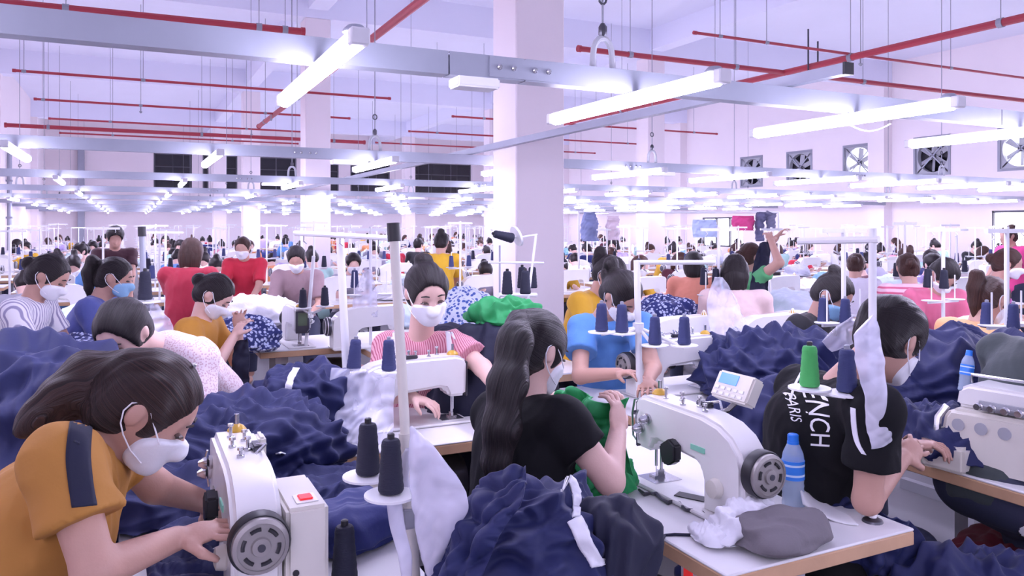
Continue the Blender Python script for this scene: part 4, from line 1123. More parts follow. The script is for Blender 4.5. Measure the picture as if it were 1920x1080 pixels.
# woman in black tee seen from behind, holding green cloth
JB = finish(dict(P=P_(965, 1080, 2.14), N=P_(990, 752, 2.22), H=P_(1004, 648, 2.26), f=A3(D(.72, .62, -.36)), hs=1.02,
    SR=P_(1056, 790, 2.09), SL=P_(926, 775, 2.36), ER=P_(1144, 902, 2.04), EL=P_(985, 860, 2.50), WR=P_(1158, 812, 2.2), WL=P_(1035, 748, 2.47),
    hdR=A3(D(.05, .3, .9)), hdL=A3(D(.85, .1, .2)), pnR=A3(D(-.6, .6, 0)), pnL=A3(D(.2, -.2, -.9)), hunch=.02, girth=1.08, cuff=.066, curl=.75))
f, u, s = JB['f'], JB['u'], JB['s']; hB = JB['H']
tail = [(hB - f * .085 + u * .045, .036), (P_(965, 640, 2.10), .046), (P_(952, 720, 2.05), .050), (P_(940, 800, 2.02), .048), (P_(930, 870, 2.01), .034), (P_(925, 915, 2.02), .012)]
bt = mat('black_jersey', (.006, .006, .008), .85, bump=.1, bscale=110, spec=.25)
pb, ob_ = person(JB, 'woman in black tee with long ponytail, seen from behind, holding green cloth', .0065, shirt=bt, sleeve=.50, hair='plain', longhair=tail, seed=9, skin='skin2')
stool((JB['P'][0], JB['P'][1]), 'stool under the woman in the black tee', .44)
# man in black tee with lettering
JC = finish(dict(P=P_(1538, 1030, 2.44), N=P_(1578, 712, 2.40), H=P_(1668, 628, 2.38), f=A3(D(.74, .45, -.50)), hs=1.06,
    SR=P_(1640, 772, 2.12), SL=P_(1497, 728, 2.62), ER=P_(1626, 938, 2.12), EL=P_(1640, 880, 2.65), WR=P_(1692, 858, 2.30), WL=P_(1700, 835, 2.52),
    hdR=A3(D(.8, .5, .3)), hdL=A3(D(.7, -.3, .1)), pnR=A3(D(.0, .8, -.4)), hunch=.08, girth=1.30, cuff=.075, curl=.7))
pc, oc = person(JC, 'man in black tee with white lettering on the back at the right-hand table', .0065, shirt=bt, sleeve=.62, hair='short', seed=13, neck=.072)
stool((JC['P'][0], JC['P'][1]), 'stool under the man in the black tee', .45)
trC = bvh(oc['shirt']); bC = Vector(pc.location)
def back_text(txt, start, along, across, size, name):
    """lettering laid over the back of the shirt"""
    cu = bpy.data.curves.new('t', 'FONT'); cu.body = txt; cu.size = 1.0; cu.extrude = 0; cu.resolution_u = 3
    to = bpy.data.objects.new('t', cu); C.objects.link(to)
    dg = bpy.context.evaluated_depsgraph_get(); me = bpy.data.meshes.new_from_object(to.evaluated_get(dg)); bpy.data.objects.remove(to)
    bm = bmesh.new(); bm.from_mesh(me); bmesh.ops.triangulate(bm, faces=bm.faces)
    for _ in range(2):
        bmesh.ops.subdivide_edges(bm, edges=[e for e in bm.edges if e.calc_length() > .12], cuts=1)
        bmesh.ops.triangulate(bm, faces=bm.faces)
    for v in bm.verts:
        p = Vector(tuple(start)) - bC + Vector(tuple(along)) * v.co.x * size[0] + Vector(tuple(across)) * v.co.y * size[1]
        d = Vector(tuple(D(0.05, 1, -.05)))
        hit = trC.ray_cast(p - d * .5, d)
        v.co = (hit[0] + hit[1] * .002) if hit[0] else near_surface(trC, p, .002)
    bm.to_mesh(me); bm.free(); me.materials.clear(); me.materials.append(M['whitep'])
    o = bpy.data.objects.new(name, me); C.objects.link(o); o.parent = oc['shirt']; return o
al = A3(W(1491, 830, 2.25) - W(1504, 690, 2.25)); al = al / np.linalg.norm(al)
back_text('ENCH', P_(1527, 738, 2.25), al, A3(D(.95, 0, .05)), (.056, .066), 'lettering')
back_text('PARIS', P_(1500, 752, 2.25), al, A3(D(.95, 0, .05)), (.028, .032), 'lettering')
ribbon(trC, bC, [P_(1600, 765, 2.2), P_(1602, 800, 2.1), P_(1608, 830, 2.1), P_(1620, 852, 2.1)], .014, A3(D(1, 0, -.3)), 'white_piping', M['wcloth'], oc['shirt'])
ribbon(trC, bC, [P_(1508, 690, 2.35), P_(1492, 720, 2.3), P_(1482, 750, 2.3)], .008, A3(D(1, 0, .3)), 'white_piping', M['wcloth'], oc['shirt'])
# woman in pink checks facing us
JP = finish(dict(P=P_(795, 830, 3.62), N=P_(788, 632, 3.42), H=P_(800, 541, 3.30), f=A3(D(.36, -.84, -.36)), u=A3(D(.05, -.3, .95)), hs=1.10,
    SR=P_(728, 650, 3.42), SL=P_(856, 648, 3.38), ER=P_(722, 740, 3.30), EL=P_(905, 690, 3.25), WR=P_(775, 745, 3.15), WL=P_(938, 735, 3.02),
    hdR=A3(D(.8, -.3, -.2)), hdL=A3(D(.1, -.6, -.6)), hunch=.03, girth=1.05, cuff=.078, curl=.5))
pk = patterned('pink_checks', 'stripes_x', (.70, .36, .42), (.42, .09, .15), 40.0)
pp, op = person(JP, 'woman in pink fine-striped blouse and white mask facing the camera', .0068, shirt=pk, sleeve=.62, hair='bun', seed=21, skin='skin2', neck=.085, longhair=[(JP['H'] - JP['f'] * .06 - JP['u'] * .04 - JP['s'] * .03, .05), (JP['H'] - JP['f'] * .05 - JP['u'] * .12 - JP['s'] * .05, .035), (JP['H'] - JP['f'] * .03 - JP['u'] * .17 - JP['s'] * .05, .012)])
stool((JP['P'][0], JP['P'][1]), 'stool under the woman in pink checks', .42)
trP = bvh(op['shirt']); bP_ = Vector(pp.location)
ribbon(trP, bP_, [P_(836, 595, 3.3), P_(842, 640, 3.2), P_(846, 700, 3.2)], .02, A3(D(1, 0, 0)), 'lace_trim', M['wcloth'], op['shirt'])
ribbon(trP, bP_, [P_(742, 610, 3.3), P_(738, 660, 3.2), P_(744, 710, 3.2)], .02, A3(D(1, 0, 0)), 'lace_trim', M['wcloth'], op['shirt'])
# woman in blue tee, head bowed
JQ = finish(dict(P=P_(1135, 800, 3.98), N=P_(1130, 592, 3.80), H=P_(1168, 548, 3.66), f=A3(D(.45, -.55, -.70)), u=A3(D(.3, -.6, .7)), hs=1.02,
    SR=P_(1090, 615, 3.80), SL=P_(1200, 610, 3.70), ER=P_(1088, 705, 3.62), EL=P_(1225, 690, 3.6), WR=P_(1160, 700, 3.45), WL=P_(1215, 715, 3.4), hunch=.05, girth=1.0, cuff=.078, curl=.6))
pq, oq = person(JQ, 'woman in sky blue tee bowing over her machine behind four cones', .0080, color=(.10, .27, .62), sleeve=.55, hair='tail', seed=23)
stool((JQ['P'][0], JQ['P'][1]), 'stool under the woman in the blue tee', .45)

# ------------------------------------------------------------------ cloth and small things near the camera
def at(px, py, zc, z=None):
    p = W(px, py, zc)
    if z is not None: p.z = z
    return p
G1 = 'heaps of cut navy garments'
heap('garment_heap', at(95, 800, 2.28, 0), (.40, .36, .86), 'tall navy garment heap at the left edge behind the bending woman', 'navy', 1, cat='garments', group=G1, flat=.42, vert=.8, amp=.09, scale=5.5, nu=200, nv=130)
heap('garment_heap', at(435, 800, 2.50, TT), (.33, .27, .19), 'wide crumpled navy heap beyond the lower-left machine', 'navy', 2, group=G1, amp=.085, scale=6.5, flat=.25, nu=200, nv=110)
hb = heap('garment_bundle', at(572, 760, 2.9, TT), (.19, .17, .20), 'navy bundle tied with a white band left of the clear plastic sheet', 'navy', 3, group=G1, amp=.07, scale=7, flat=.4, nu=160, nv=100)
heap('garment_heap', at(600, 872, 2.32, TT), (.20, .15, .055), 'low navy cloth lying across the table end below the white cloth', 'navy', 5, group=G1, amp=.05, scale=9, flat=.2, nu=140, nv=70)
def band(name, pts, r, label, m='wcloth', parent=None, w=None, cat='band'):
    """flat tape following points"""
    rows = []
    for k, p in enumerate(pts):
        p = Vector(tuple(p)); sd = Vector(tuple(D(1, 0, 0))) * r
        rows.append([p - sd, p, p + sd])
    return sheet(name, rows, label, m, cat, parent=parent, nu=8, nv=30, amp=.002, thick=.003)
ribbon(bvh(hb), Vector(hb.location), [P_(556, 690, 2.8), P_(545, 712, 2.8), P_(541, 735, 2.8), P_(548, 762, 2.8)], .024, A3(D(1, 0, 0)), 'tie_band', M['wcloth'], hb, off=.004)
sheet('cloth_piece', [[W(495, 835, 2.4), W(540, 822, 2.5), W(590, 815, 2.55)], [W(510, 848, 2.36), W(550, 838, 2.45), W(585, 828, 2.5)], [W(525, 852, 2.3), W(560, 845, 2.4), W(580, 836, 2.45)]], 'white cloth scrap lying on the navy heap', 'wcloth', nu=30, nv=20, amp=.02, scale=12)
c4 = [WZ(508, 930, TT + .004), WZ(632, 884, TT + .004), WZ(676, 944, TT + .004), WZ(560, 962, TT + .004)]
mb = MB(); mb.add([p for p in c4] + [p + Vector((0, 0, .004)) for p in c4], [(3, 2, 1, 0), (4, 5, 6, 7), (0, 1, 5, 4), (1, 2, 6, 5), (2, 3, 7, 6), (3, 0, 4, 7)])
o = mb.obj('paper_sheet', M['paper']); tag(o, 'blank white card lying on the lower-left table', 'paper')
heap('folded_garments', at(668, 1010, 2.0, TT), (.135, .105, .072), 'neatly folded navy stack on the lower-left table', mat('navy_folded', (.016, .026, .14), .75, bump=.2, bscale=90, sheen=.2), 6, rz=.4, group=G1, amp=.02, scale=7, flat=.35, ex=5, nu=120, nv=70)
sheet('garment_piece', [[WZ(285, 1010, TT + .02), WZ(340, 975, TT + .03), WZ(405, 965, TT + .03)], [WZ(275, 1060, TT + .04), WZ(330, 1020, TT + .05), WZ(410, 1010, TT + .02)], [WZ(280, 1120, TT + .03), WZ(340, 1090, TT + .04), WZ(430, 1080, TT + .015)], [WZ(300, 1180, TT + .02), WZ(360, 1160, TT + .03), WZ(440, 1150, TT + .015)]],
      'navy garment being fed under the lower-left needle', 'navy', 'garment', nu=60, nv=60, amp=.045, scale=10, seed=4)
heap('garment_heap', at(300, 925, 2.15, TT), (.22, .16, .10), 'navy cloth gathered beside the hands of the bending woman', 'navy', 8, group=G1, amp=.06, scale=8, flat=.25, nu=140, nv=80)
# central bundle on a stand
cb = at(1000, 1000, 1.66, 0)
cbo = heap('garment_bundle', cb, (.215, .19, .66), 'large navy bundle standing in front of the woman in black', 'navy', 11, cat='garments', group=G1, amp=.085, scale=9.0, vert=.5, flat=.55, ex=3.2, nu=280, nv=220, octv=4, lw=.07)
heap('garment_bundle', at(1128, 950, 1.66, .74), (.085, .10, .17), 'dark navy bag-like fold hanging at the side of the large bundle', 'navyd', 12, group=G1, amp=.05, scale=8, vert=.7, flat=.5, ex=3.5, nu=120, nv=100)
sheet('garment_piece', [[W(900, 900, 1.52), W(940, 878, 1.5), W(985, 870, 1.5)], [W(880, 960, 1.45), W(925, 950, 1.42), W(980, 935, 1.42)], [W(840, 1020, 1.43), W(890, 1020, 1.40), W(940, 1000, 1.40)], [W(800, 1090, 1.42), W(860, 1100, 1.38), W(900, 1090, 1.38)]],
      'navy flap spilling down the side of the large bundle towards the plastic bag', 'navy', 'garment', nu=70, nv=80, amp=.05, scale=11, seed=7)
ribbon(bvh(cbo), Vector(cbo.location), [P_(1060, 888, 1.6), P_(1074, 908, 1.6), P_(1081, 935, 1.6), P_(1080, 970, 1.6)], .017, A3(D(1, 0, 0)), 'tie_band', M['wcloth'], cbo, off=.005)
ribbon(bvh(cbo), Vector(cbo.location), [P_(1076, 975, 1.6), P_(1092, 1008, 1.6), P_(1108, 1036, 1.6), P_(1122, 1062, 1.6)], .030, A3(D(1, 0, .3)), 'tape_end', M['wcloth'], cbo, off=.006)
# green cloth in her hands
sheet('green_garment', [[W(1038, 738, 2.44), W(1078, 726, 2.40), W(1124, 755, 2.28), W(1172, 750, 2.22)], [W(1058, 785, 2.36), W(1095, 780, 2.30), W(1128, 798, 2.26), W(1165, 806, 2.24)],
      [W(1064, 845, 2.34), W(1098, 840, 2.26), W(1140, 850, 2.25), W(1180, 862, 2.25)], [W(1070, 905, 2.36), W(1105, 910, 2.28), W(1145, 910, 2.28), W(1188, 895, 2.28)]], 'green garment held up by the woman in black', 'green', 'garment', nu=90, nv=90, amp=.085, scale=9, seed=3, thick=.01)
heap('green_garment', at(1130, 900, 2.36, TT), (.10, .08, .07), 'green cloth resting on the table under her elbow', 'green', 31, cat='garment', amp=.05, scale=10, flat=.3, nu=100, nv=70)
# dark heap with green bundle on top
heap('garment_heap', at(915, 700, 3.55, 0), (.28, .24, .78), 'dark navy heap between the pink blouse and the woman in black', 'navyd', 14, group=G1, amp=.07, scale=6, vert=.6, flat=.5, ex=3, nu=140, nv=110)
heap('green_bundle', at(945, 590, 3.55, 1.13), (.155, .12, .085), 'rolled green bundle lying on the dark heap by the column', 'green', 15, cat='garments', amp=.05, scale=9, flat=.4, nu=130, nv=80)
# right side heaps
heap('garment_heap', at(1465, 740, 3.75, TT), (.40, .26, .22), 'broad navy heap right of the blue tee woman', 'navy', 16, rz=-.3, group=G1, amp=.10, scale=6, flat=.3, nu=200, nv=110)
heap('garment_heap', at(1405, 800, 3.2, 0), (.24, .20, .62), 'navy cloth hanging down behind the blue screen panel', 'navy', 17, group=G1, amp=.08, scale=6, vert=.5, flat=.45, ex=3, nu=150, nv=120)
heap('garment_heap', at(1850, 760, 3.3, TT), (.48, .34, .26), 'big navy heap beyond the overlock machine', 'navy', 18, rz=-.4, group=G1, amp=.10, scale=5.5, flat=.3, nu=200, nv=120)
heap('garment_heap', at(1750, 800, 2.78, TT), (.18, .26, .12), 'navy cloth on the table between the man and the overlock', 'navy', 19, group=G1, amp=.06, scale=8, flat=.3, nu=130, nv=90)
heap('garment_heap', at(1830, 1060, 2.2, 0), (.40, .24, .42), 'navy heap on the floor at lower right', 'navy', 20, rz=-.45, group=G1, amp=.10, scale=5.5, flat=.5, nu=180, nv=120)
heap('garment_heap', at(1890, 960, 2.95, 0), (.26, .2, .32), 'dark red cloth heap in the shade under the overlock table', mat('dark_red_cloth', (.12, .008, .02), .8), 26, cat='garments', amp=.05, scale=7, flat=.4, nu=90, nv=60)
sheet('garment_piece', [[W(1515, 925, 2.28), W(1545, 915, 2.3), W(1580, 940, 2.25)], [W(1540, 960, 2.24), W(1590, 950, 2.22), W(1650, 965, 2.2)], [W(1580, 1000, 2.25), W(1640, 990, 2.2), W(1720, 990, 2.22)], [W(1600, 1080, 2.25), W(1660, 1080, 2.2), W(1750, 1080, 2.25)]], 'navy cloth over the lap of the man in black', 'navy', 'garment', nu=60, nv=60, amp=.05, scale=8, seed=9)
# cushion and white cloth on the right-hand table
heap('cushion', at(1466, 1010, 1.955, TT), (.125, .085, .058), 'grey-brown cushion lying on the corner of the right-hand table', 'greycush', 21, rz=.15, cat='cushion', amp=.022, scale=6, flat=.45, ex=2.6, nu=120, nv=70)
heap('white_cloth', at(1395, 965, 2.03, TT), (.115, .05, .062), 'crumpled white gauze cloth between machine and grey cushion', 'wcloth', 22, rz=.35, cat='cloth', amp=.045, scale=13, flat=.3, nu=120, nv=70)
heap('white_cloth', at(1340, 985, 1.98, TT), (.05, .06, .03), 'small crumpled end of white gauze at the table edge', 'wcloth', 24, cat='cloth', amp=.03, scale=16, flat=.3, nu=80, nv=50)
sheet('pattern_paper', [[WZ(1500, 915, TT + .06), WZ(1530, 935, TT + .01), WZ(1590, 965, TT + .006)], [WZ(1505, 945, TT + .03), WZ(1560, 975, TT + .005), WZ(1610, 985, TT + .005)]], 'white paper sheet curling up beside the water bottle', 'paper', 'paper', nu=16, nv=10, amp=.004)
def bottle(p, label, tilt=0, s=1.0):
    t = thing('water_bottle', p, 0, label, 'bottle'); t.scale = (s, s, s); t.rotation_euler = (0, tilt, 0)
    clear = mat('clear_pet', (.62, .76, .95), .10, trans=.35, alpha=.62)
    prof = [(.026, 0), (.031, .006)]
    for k in range(9): prof.append((.031 - (.0016 if k % 2 else 0), .015 + k * .008))
    prof += [(.031, .10), (.031, .135), (.028, .155), (.018, .178), (.0125, .186), (.0125, .195)]
    MB().lathe(prof, 24).obj('body', clear, t)
    lb = MB().lathe([(.0318, .082), (.0318, .135)], 24).obj('label', mat('blue_label', (.03, .22, .75), .4), t)
    for z in (.092, .12): MB().lathe([(.0322, z), (.0322, z + .006)], 24).obj('label_band', mat('pale_label', (.6, .75, .95), .4), lb)
    MB().lathe([(.0155, .187), (.0155, .205), (.013, .208)], 20).obj('cap', mat('blue_cap', (.02, .20, .75), .35), t)
    MB().lathe([(.0165, .180), (.0165, .187)], 20).obj('neck_ring', mat('blue_cap', (.02, .20, .75), .35), t)
    return t
bottle(WZ(1487, 950, TT), 'clear water bottle with blue cap and blue label on the right-hand table')
bottle(at(1808, 735, 2.75, 1.0), 'small clear bottle standing in the navy cloth by the overlock', .2, .7)
# little tools on the right-hand table
def small(name, label, cat, mb, m, **k): return tag(mb.obj(name, M[m], **k), label, cat)
pz = WZ(1296, 940, TT); small('pin_cushion', 'dark flat pouch lying left of the machine pillar', 'pouch', MB().box((pz.x, pz.y, TT + .008), (.05, .10, .014), Matrix.Rotation(.5, 3, 'Z')), 'black', bevel=.005)
pts = [WZ(1198 + 11 * k, 918 + 4.2 * k + 5 * math.sin(k * 1.7), TT + .006) for k in range(13)]
small('trim_cord', 'dark knotted trim cord trailing over the right-hand table', 'cord', MB().tube(pts, [.004 + .003 * (k % 2) for k in range(13)], 6), 'dsteel')
pts = [WZ(1300, 1003, TT + .004), WZ(1265, 1002, TT + .004), WZ(1246, 1004, TT + .002), W(1240, 1015, 1.92), W(1238, 1030, 1.92)]
small('ribbon', 'dark violet ribbon hanging over the brown table edge', 'ribbon', MB().tube(pts, .004, 6), 'navyd')
# plastic bags
sheet('plastic_bag', [[W(768, 800, 1.70), W(776, 800, 1.70)], [W(766, 868, 1.68), W(838, 866, 1.66)], [W(772, 945, 1.66), W(880, 944, 1.62)], [W(784, 1020, 1.65), W(850, 1000, 1.62)], [W(800, 1078, 1.64), W(816, 1078, 1.64)]],
      'milky plastic bag hanging like a triangle from the leaning grey pole', 'polyw', 'plastic bag', nu=30, nv=50, amp=.025, scale=8, bulge=.012, thick=.002)
sheet('plastic_bag', [[W(760, 842, 1.74), W(770, 840, 1.74)], [W(738, 890, 1.76), W(766, 900, 1.74)], [W(752, 930, 1.76), W(770, 930, 1.74)]], 'small white plastic corner behind the front navy cone', 'polyw', 'plastic bag', nu=16, nv=16, amp=.01, thick=.002, bulge=.004)
sheet('plastic_bag', [[W(724, 936, 1.68), W(752, 934, 1.68)], [W(730, 985, 1.66), W(760, 990, 1.66)], [W(746, 1040, 1.64), W(772, 1040, 1.64)], [W(752, 1085, 1.64), W(772, 1085, 1.64)]], 'narrow milky plastic strip hanging left of the leaning pole', 'polyw', 'plastic bag', nu=16, nv=30, amp=.015, thick=.002, bulge=.006)
sheet('plastic_bag', [[W(1600, 628, 2.06), W(1640, 590, 2.06)], [W(1606, 690, 2.05), W(1655, 650, 2.05)], [W(1622, 745, 2.05), W(1662, 735, 2.05)], [W(1626, 800, 2.05), W(1668, 780, 2.05)], [W(1634, 842, 2.05), W(1674, 826, 2.05)]],
      'white plastic bag wrapped round the right-hand thread stand', 'polyw', 'plastic bag', nu=40, nv=80, amp=.022, scale=9, bulge=.012, thick=.002, seed=5)
sheet('plastic_sheet', [[W(622, 690, 2.86), W(690, 692, 2.86), W(742, 700, 2.86)], [W(614, 745, 2.82), W(690, 750, 2.82), W(738, 760, 2.82)], [W(612, 790, 2.78), W(680, 800, 2.76), W(735, 815, 2.76)], [W(608, 825, 2.74), W(660, 830, 2.73), W(700, 838, 2.73)]],
      'clear plastic sheet draped over the end of the pink woman table', 'poly', 'plastic sheet', nu=40, nv=40, amp=.035, scale=8, thick=.002)
sheet('plastic_bag', [[W(284, 570, 3.2), W(296, 570, 3.2)], [W(276, 610, 3.2), W(322, 608, 3.2)], [W(272, 660, 3.2), W(330, 655, 3.2)]], 'clear plastic bag hanging from the tall grey pole', 'poly', 'plastic bag', nu=20, nv=24, amp=.03, scale=9, bulge=.01, thick=.002)
sheet('plastic_bag', [[W(684, 505, 5.17), W(696, 505, 5.17)], [W(664, 550, 5.17), W(706, 550, 5.17)], [W(660, 592, 5.17), W(708, 594, 5.17)]], 'clear plastic bag hanging behind the white stand of the pink woman', 'poly', 'plastic bag', nu=20, nv=24, amp=.03, scale=9, bulge=.01, thick=.002)
sheet('plastic_bag', [[W(1340, 520, 4.6), W(1356, 520, 4.6)], [W(1325, 570, 4.6), W(1380, 560, 4.6)], [W(1335, 640, 4.5), W(1405, 620, 4.5)]], 'clear plastic bag hanging beside the beige tee', 'poly', 'plastic bag', nu=20, nv=24, amp=.04, scale=8, bulge=.015, thick=.002)
sheet('plastic_bag', [[W(1540, 640, 2.6), W(1600, 590, 2.6)], [W(1560, 660, 2.6), W(1610, 640, 2.6)]], 'clear plastic flap behind the green cone', 'poly', 'plastic bag', nu=20, nv=16, amp=.03, scale=8, bulge=.01, thick=.002)

# ------------------------------------------------------------------ people in the middle distance
striped = patterned('striped_blouse', 'stripes_y', (.80, .78, .82), (.30, .28, .42), 16.0)
pinkstripe = patterned('pink_striped_tee', 'stripes_z', (.80, .55, .62), (.62, .12, .22), 8.0)
dotted = patterned('dotted_blouse', 'flowers', (.62, .42, .46), (.80, .68, .72), 130.0)
floral = patterned('navy_floral', 'flowers', (.55, .62, .85), (.020, .032, .16), 45.0)
floral2 = patterned('white_floral', 'flowers', (.06, .12, .40), (.70, .76, .90), 40.0)
MATS_ = dict(striped=striped)
must = (.52, .24, .03)
mustm = mat('mustard_dress', must, .75, bump=.15, bscale=110)
person(seated(228, 616, 2.62, 250, 46, 34, -15, reach=.28, hz=.84), 'woman in dotted pale blouse with parted hair bowing towards us', .008, shirt=dotted, hair='plain', sleeve=.6, seed=31, skin='skin2', mask=False)
person(seated(405, 548, 4.25, 2, 14, 42, 0, hr=P_(438, 632, 4.2), hl=P_(447, 612, 4.35)), 'woman in mustard dress sitting sideways with raised hands', .009, shirt=mustm, trousers=mustm, hair='lowbun', sleeve=.62, seed=33, skin='skin2')
person(seated(216, 515, 4.6, 12, 16, 16, 0), 'woman in blue V-neck with low ponytail and blue mask', .0095, color=(.085, .11, .33), maskm='maskb', hair='tail', sleeve=.6, seed=35, neck=.08)
person(seated(94, 512, 4.1, 8, 18, 32, 0, hz=.85), 'woman in striped white blouse and white mask at far left', .009, shirt=striped, hair='lowbun', sleeve=.62, seed=37)
person(seated(360, 470, 6.2, 95, 12, 12, 0), 'red-shirted person with long brown hair seen from behind', .010, color=(.34, .010, .035), hairm='hairb', hair='long', sleeve=.62, seed=39, mask=False)
person(seated(216, 443, 8.6, 300, 8, 20, 0, stand=True), 'standing woman in dark maroon top near the left wall', .012, color=(.05, .015, .025), hair='short', sleeve=.6, seed=41, mask=False, fingers=False)
person(seated(1146, 512, 4.65, 318, 22, 40, 0), 'woman in yellow top with ponytail behind the blue tee', .0095, color=(.62, .34, .02), hair='tail', sleeve=.8, seed=43)
person(seated(1378, 505, 5.2, 75, 12, 18, 0), 'person in beige tee with dark bobbed hair seen from behind', .0095, color=(.72, .54, .52), hair='long', sleeve=.6, seed=45, mask=False)
person(seated(1408, 478, 6.5, 20, 10, 5, 0, hr=P_(1446, 452, 6.3), hl=P_(1455, 446, 6.55), stand=False), 'worker in green top raising both arms with a striped garment', .010, color=(.10, .40, .16), hairm='hairb', hair='lowbun', sleeve=.5, seed=47, mask=False)
sheet('striped_garment', [[W(1425, 455, 6.4), W(1448, 452, 6.4)], [W(1412, 500, 6.3), W(1442, 500, 6.3)], [W(1404, 560, 6.2), W(1440, 565, 6.2)]], 'blue floral garment hanging from the raised arms', 'navyd', 'garment', nu=30, nv=40, amp=.05, scale=6)
person(seated(1565, 548, 4.05, 310, 20, 36, 0), 'woman in black top with high bun and blue mask at right', .009, color=(.010, .010, .014), maskm='maskb', hair='bun', sleeve=.7, seed=49)
person(seated(1702, 500, 6.0, 75, 14, 20, 0), 'person in pink striped tee seen from behind at right', .010, shirt=pinkstripe, hairm='hairb', hair='lowbun', sleeve=.6, seed=51, mask=False)
person(seated(1772, 512, 5.3, 275, 18, 55, 0), 'person in hot pink tee with black hair behind two cones', .010, color=(.62, .14, .24), hair='plain', sleeve=.6, seed=53)
person(seated(1858, 556, 4.05, 20, 16, 30, 0), 'woman in peach top with brown hair at the right edge', .009, color=(.78, .42, .20), hairm='hairb', hair='tail', sleeve=.8, seed=55)
person(seated(2010, 590, 2.75, 25, 35, 30, 0, h=1.05), 'person in dark grey-green top cut by the right edge', .009, color=(.045, .058, .060), hair='plain', sleeve=.7, seed=57)
person(seated(1300, 492, 7.0, 80, 14, 25, 0), 'person in orange tee seen from behind near the white floral pile', .011, color=(.72, .27, .18), hair='long', sleeve=.6, seed=59, mask=False, fingers=False)
person(seated(1605, 495, 7.4, 60, 14, 25, 0), 'person in white top with brown bun behind the black bun woman', .011, color=(.65, .62, .70), hairm='hairb', hair='lowbun', sleeve=.6, seed=61, mask=False, fingers=False)
person(seated(1890, 490, 6.0, 330, 14, 15, 0), 'woman in violet top facing left near the right edge', .011, color=(.40, .10, .30), hairm='hairb', hair='lowbun', sleeve=.6, seed=63, fingers=False)
person(seated(828, 452, 8.6, 85, 8, 20, 0, stand=True), 'standing worker in bright yellow shirt with black hair seen from behind', .012, color=(.68, .40, .02), hair='bun', sleeve=.8, seed=65, mask=False, fingers=False)
person(seated(556, 482, 7.0, 280, 16, 30, 0), 'worker in brown patterned top facing us behind pale cloth', .011, color=(.30, .20, .22), hair='plain', sleeve=.8, seed=67, fingers=False)
person(seated(455, 462, 8.2, 275, 14, 15, 0), 'worker in red top and white mask facing us beside pale heaps', .012, color=(.55, .02, .05), hairm='hairb', hair='lowbun', sleeve=.8, seed=69, fingers=False)
person(seated(1890, 440, 9.5, 190, 6, 5, 0, stand=True), 'standing worker in magenta top with topknot near the bright window', .012, color=(.70, .06, .25), hairm='hairb', hair='bun', sleeve=.6, seed=71, mask=False, fingers=False)

# ------------------------------------------------------------------ stations behind
MB_TABS = [((2.0, 4.85), math.pi, 'table under the floral heap left of the square column'), ((-.27, 6.8), math.pi, 'table with the mint heap behind the blue V-neck'), ((.02, 4.35), R90, 'table in front of the striped blouse and blue V-neck'),
           ((3.7, 2.15), math.pi, 'table in front of the woman with the high bun'), ((1.75, 4.02), math.pi, 'table carrying the cones before the square column'),
           ((4.45, 4.6), math.pi, 'brown-edged table beside the beige tee'), ((4.7, 2.95), math.pi, 'brown-edged table before the hot pink tee')]
for (x, y), rz, lab in MB_TABS:
    o = obj('sewing_table', ME_TABLE); o.location = (x, y, 0); o.rotation_euler.z = rz; tag(o, lab, 'table', 'sewing tables')
for (px, py, zc, rz, lab) in [(1270, 600, 4.6, math.pi, 'white machine behind the four cones, facing the yellow top'), (1440, 580, 4.7, math.pi, 'white machine beside the beige tee'), (1500, 590, 4.9, math.pi * .5, 'white machine left of the high bun woman'),
                         (1840, 580, 3.47, math.pi, 'white machine in front of the peach top'), (1837, 590, 4.65, math.pi, 'white machine in front of the hot pink tee'), (690, 610, 5.2, math.pi, 'white machine behind the guide bar of the pink woman')]:
    p = W(px, py, zc); o = obj('sewing_machine', ME_MACH); o.location = (p.x, p.y, TT); o.rotation_euler.z = rz; tag(o, lab, 'sewing machine', 'industrial lockstitch sewing machines')
for k, (px, py, zc, m) in enumerate([(1320, 535, 5.2, 'threadk'), (1342, 537, 5.2, 'threadk'), (1544, 605, 3.7, 'thread'), (1585, 607, 3.7, 'thread'), (1740, 540, 4.8, 'threadk'), (1770, 542, 4.8, 'threadk'), (1850, 615, 3.6, 'thread'), (1900, 618, 3.6, 'thread'), (665, 540, 5.2, 'thread')]):
    p = W(px, py, zc)
    st = obj('thread_stand', ME_STAND) if k % 2 == 0 else None
    lb = ['dark cone pair left of the beige tee', 'blue cone pair in front of the high bun woman', 'dark cone pair in front of the hot pink tee', 'blue cone pair before the peach top', 'blue cone behind the long guide bar']
    spool(p, ('first of the ' if k % 2 == 0 else 'second of the ') + lb[k // 2], m)
    if st:
        c = (p + W(px + 25, py, zc)) / 2; st.location = (p.x + .10, p.y - .03, TT); st.scale.z = 1.0; st.rotation_euler.z = 0
        tag(st, 'white thread stand holding the ' + lb[k // 2], 'thread stand', 'thread stands on the tables')
heap('floral_heap', at(1245, 555, 5.4, .9), (.26, .2, .14), 'blue and white floral heap behind the four-cone stand', floral, 71, cat='garments', amp=.05, scale=7, flat=.35, nu=90, nv=60)
heap('floral_heap', at(875, 600, 5.2, TT), (.30, .28, .26), 'blue and white floral heap left of the square column', floral2, 72, cat='garments', amp=.06, scale=7, flat=.4, nu=90, nv=60)
heap('floral_heap', at(455, 600, 5.0, TT), (.22, .25, .15), 'navy floral heap before the hands of the mustard woman', floral, 73, cat='garments', amp=.05, scale=7, flat=.4, nu=90, nv=60)
heap('floral_heap', at(160, 630, 4.25, TT), (.2, .26, .14), 'navy floral heap beside the striped blouse', floral, 74, cat='garments', amp=.05, scale=7, flat=.4, nu=90, nv=60)
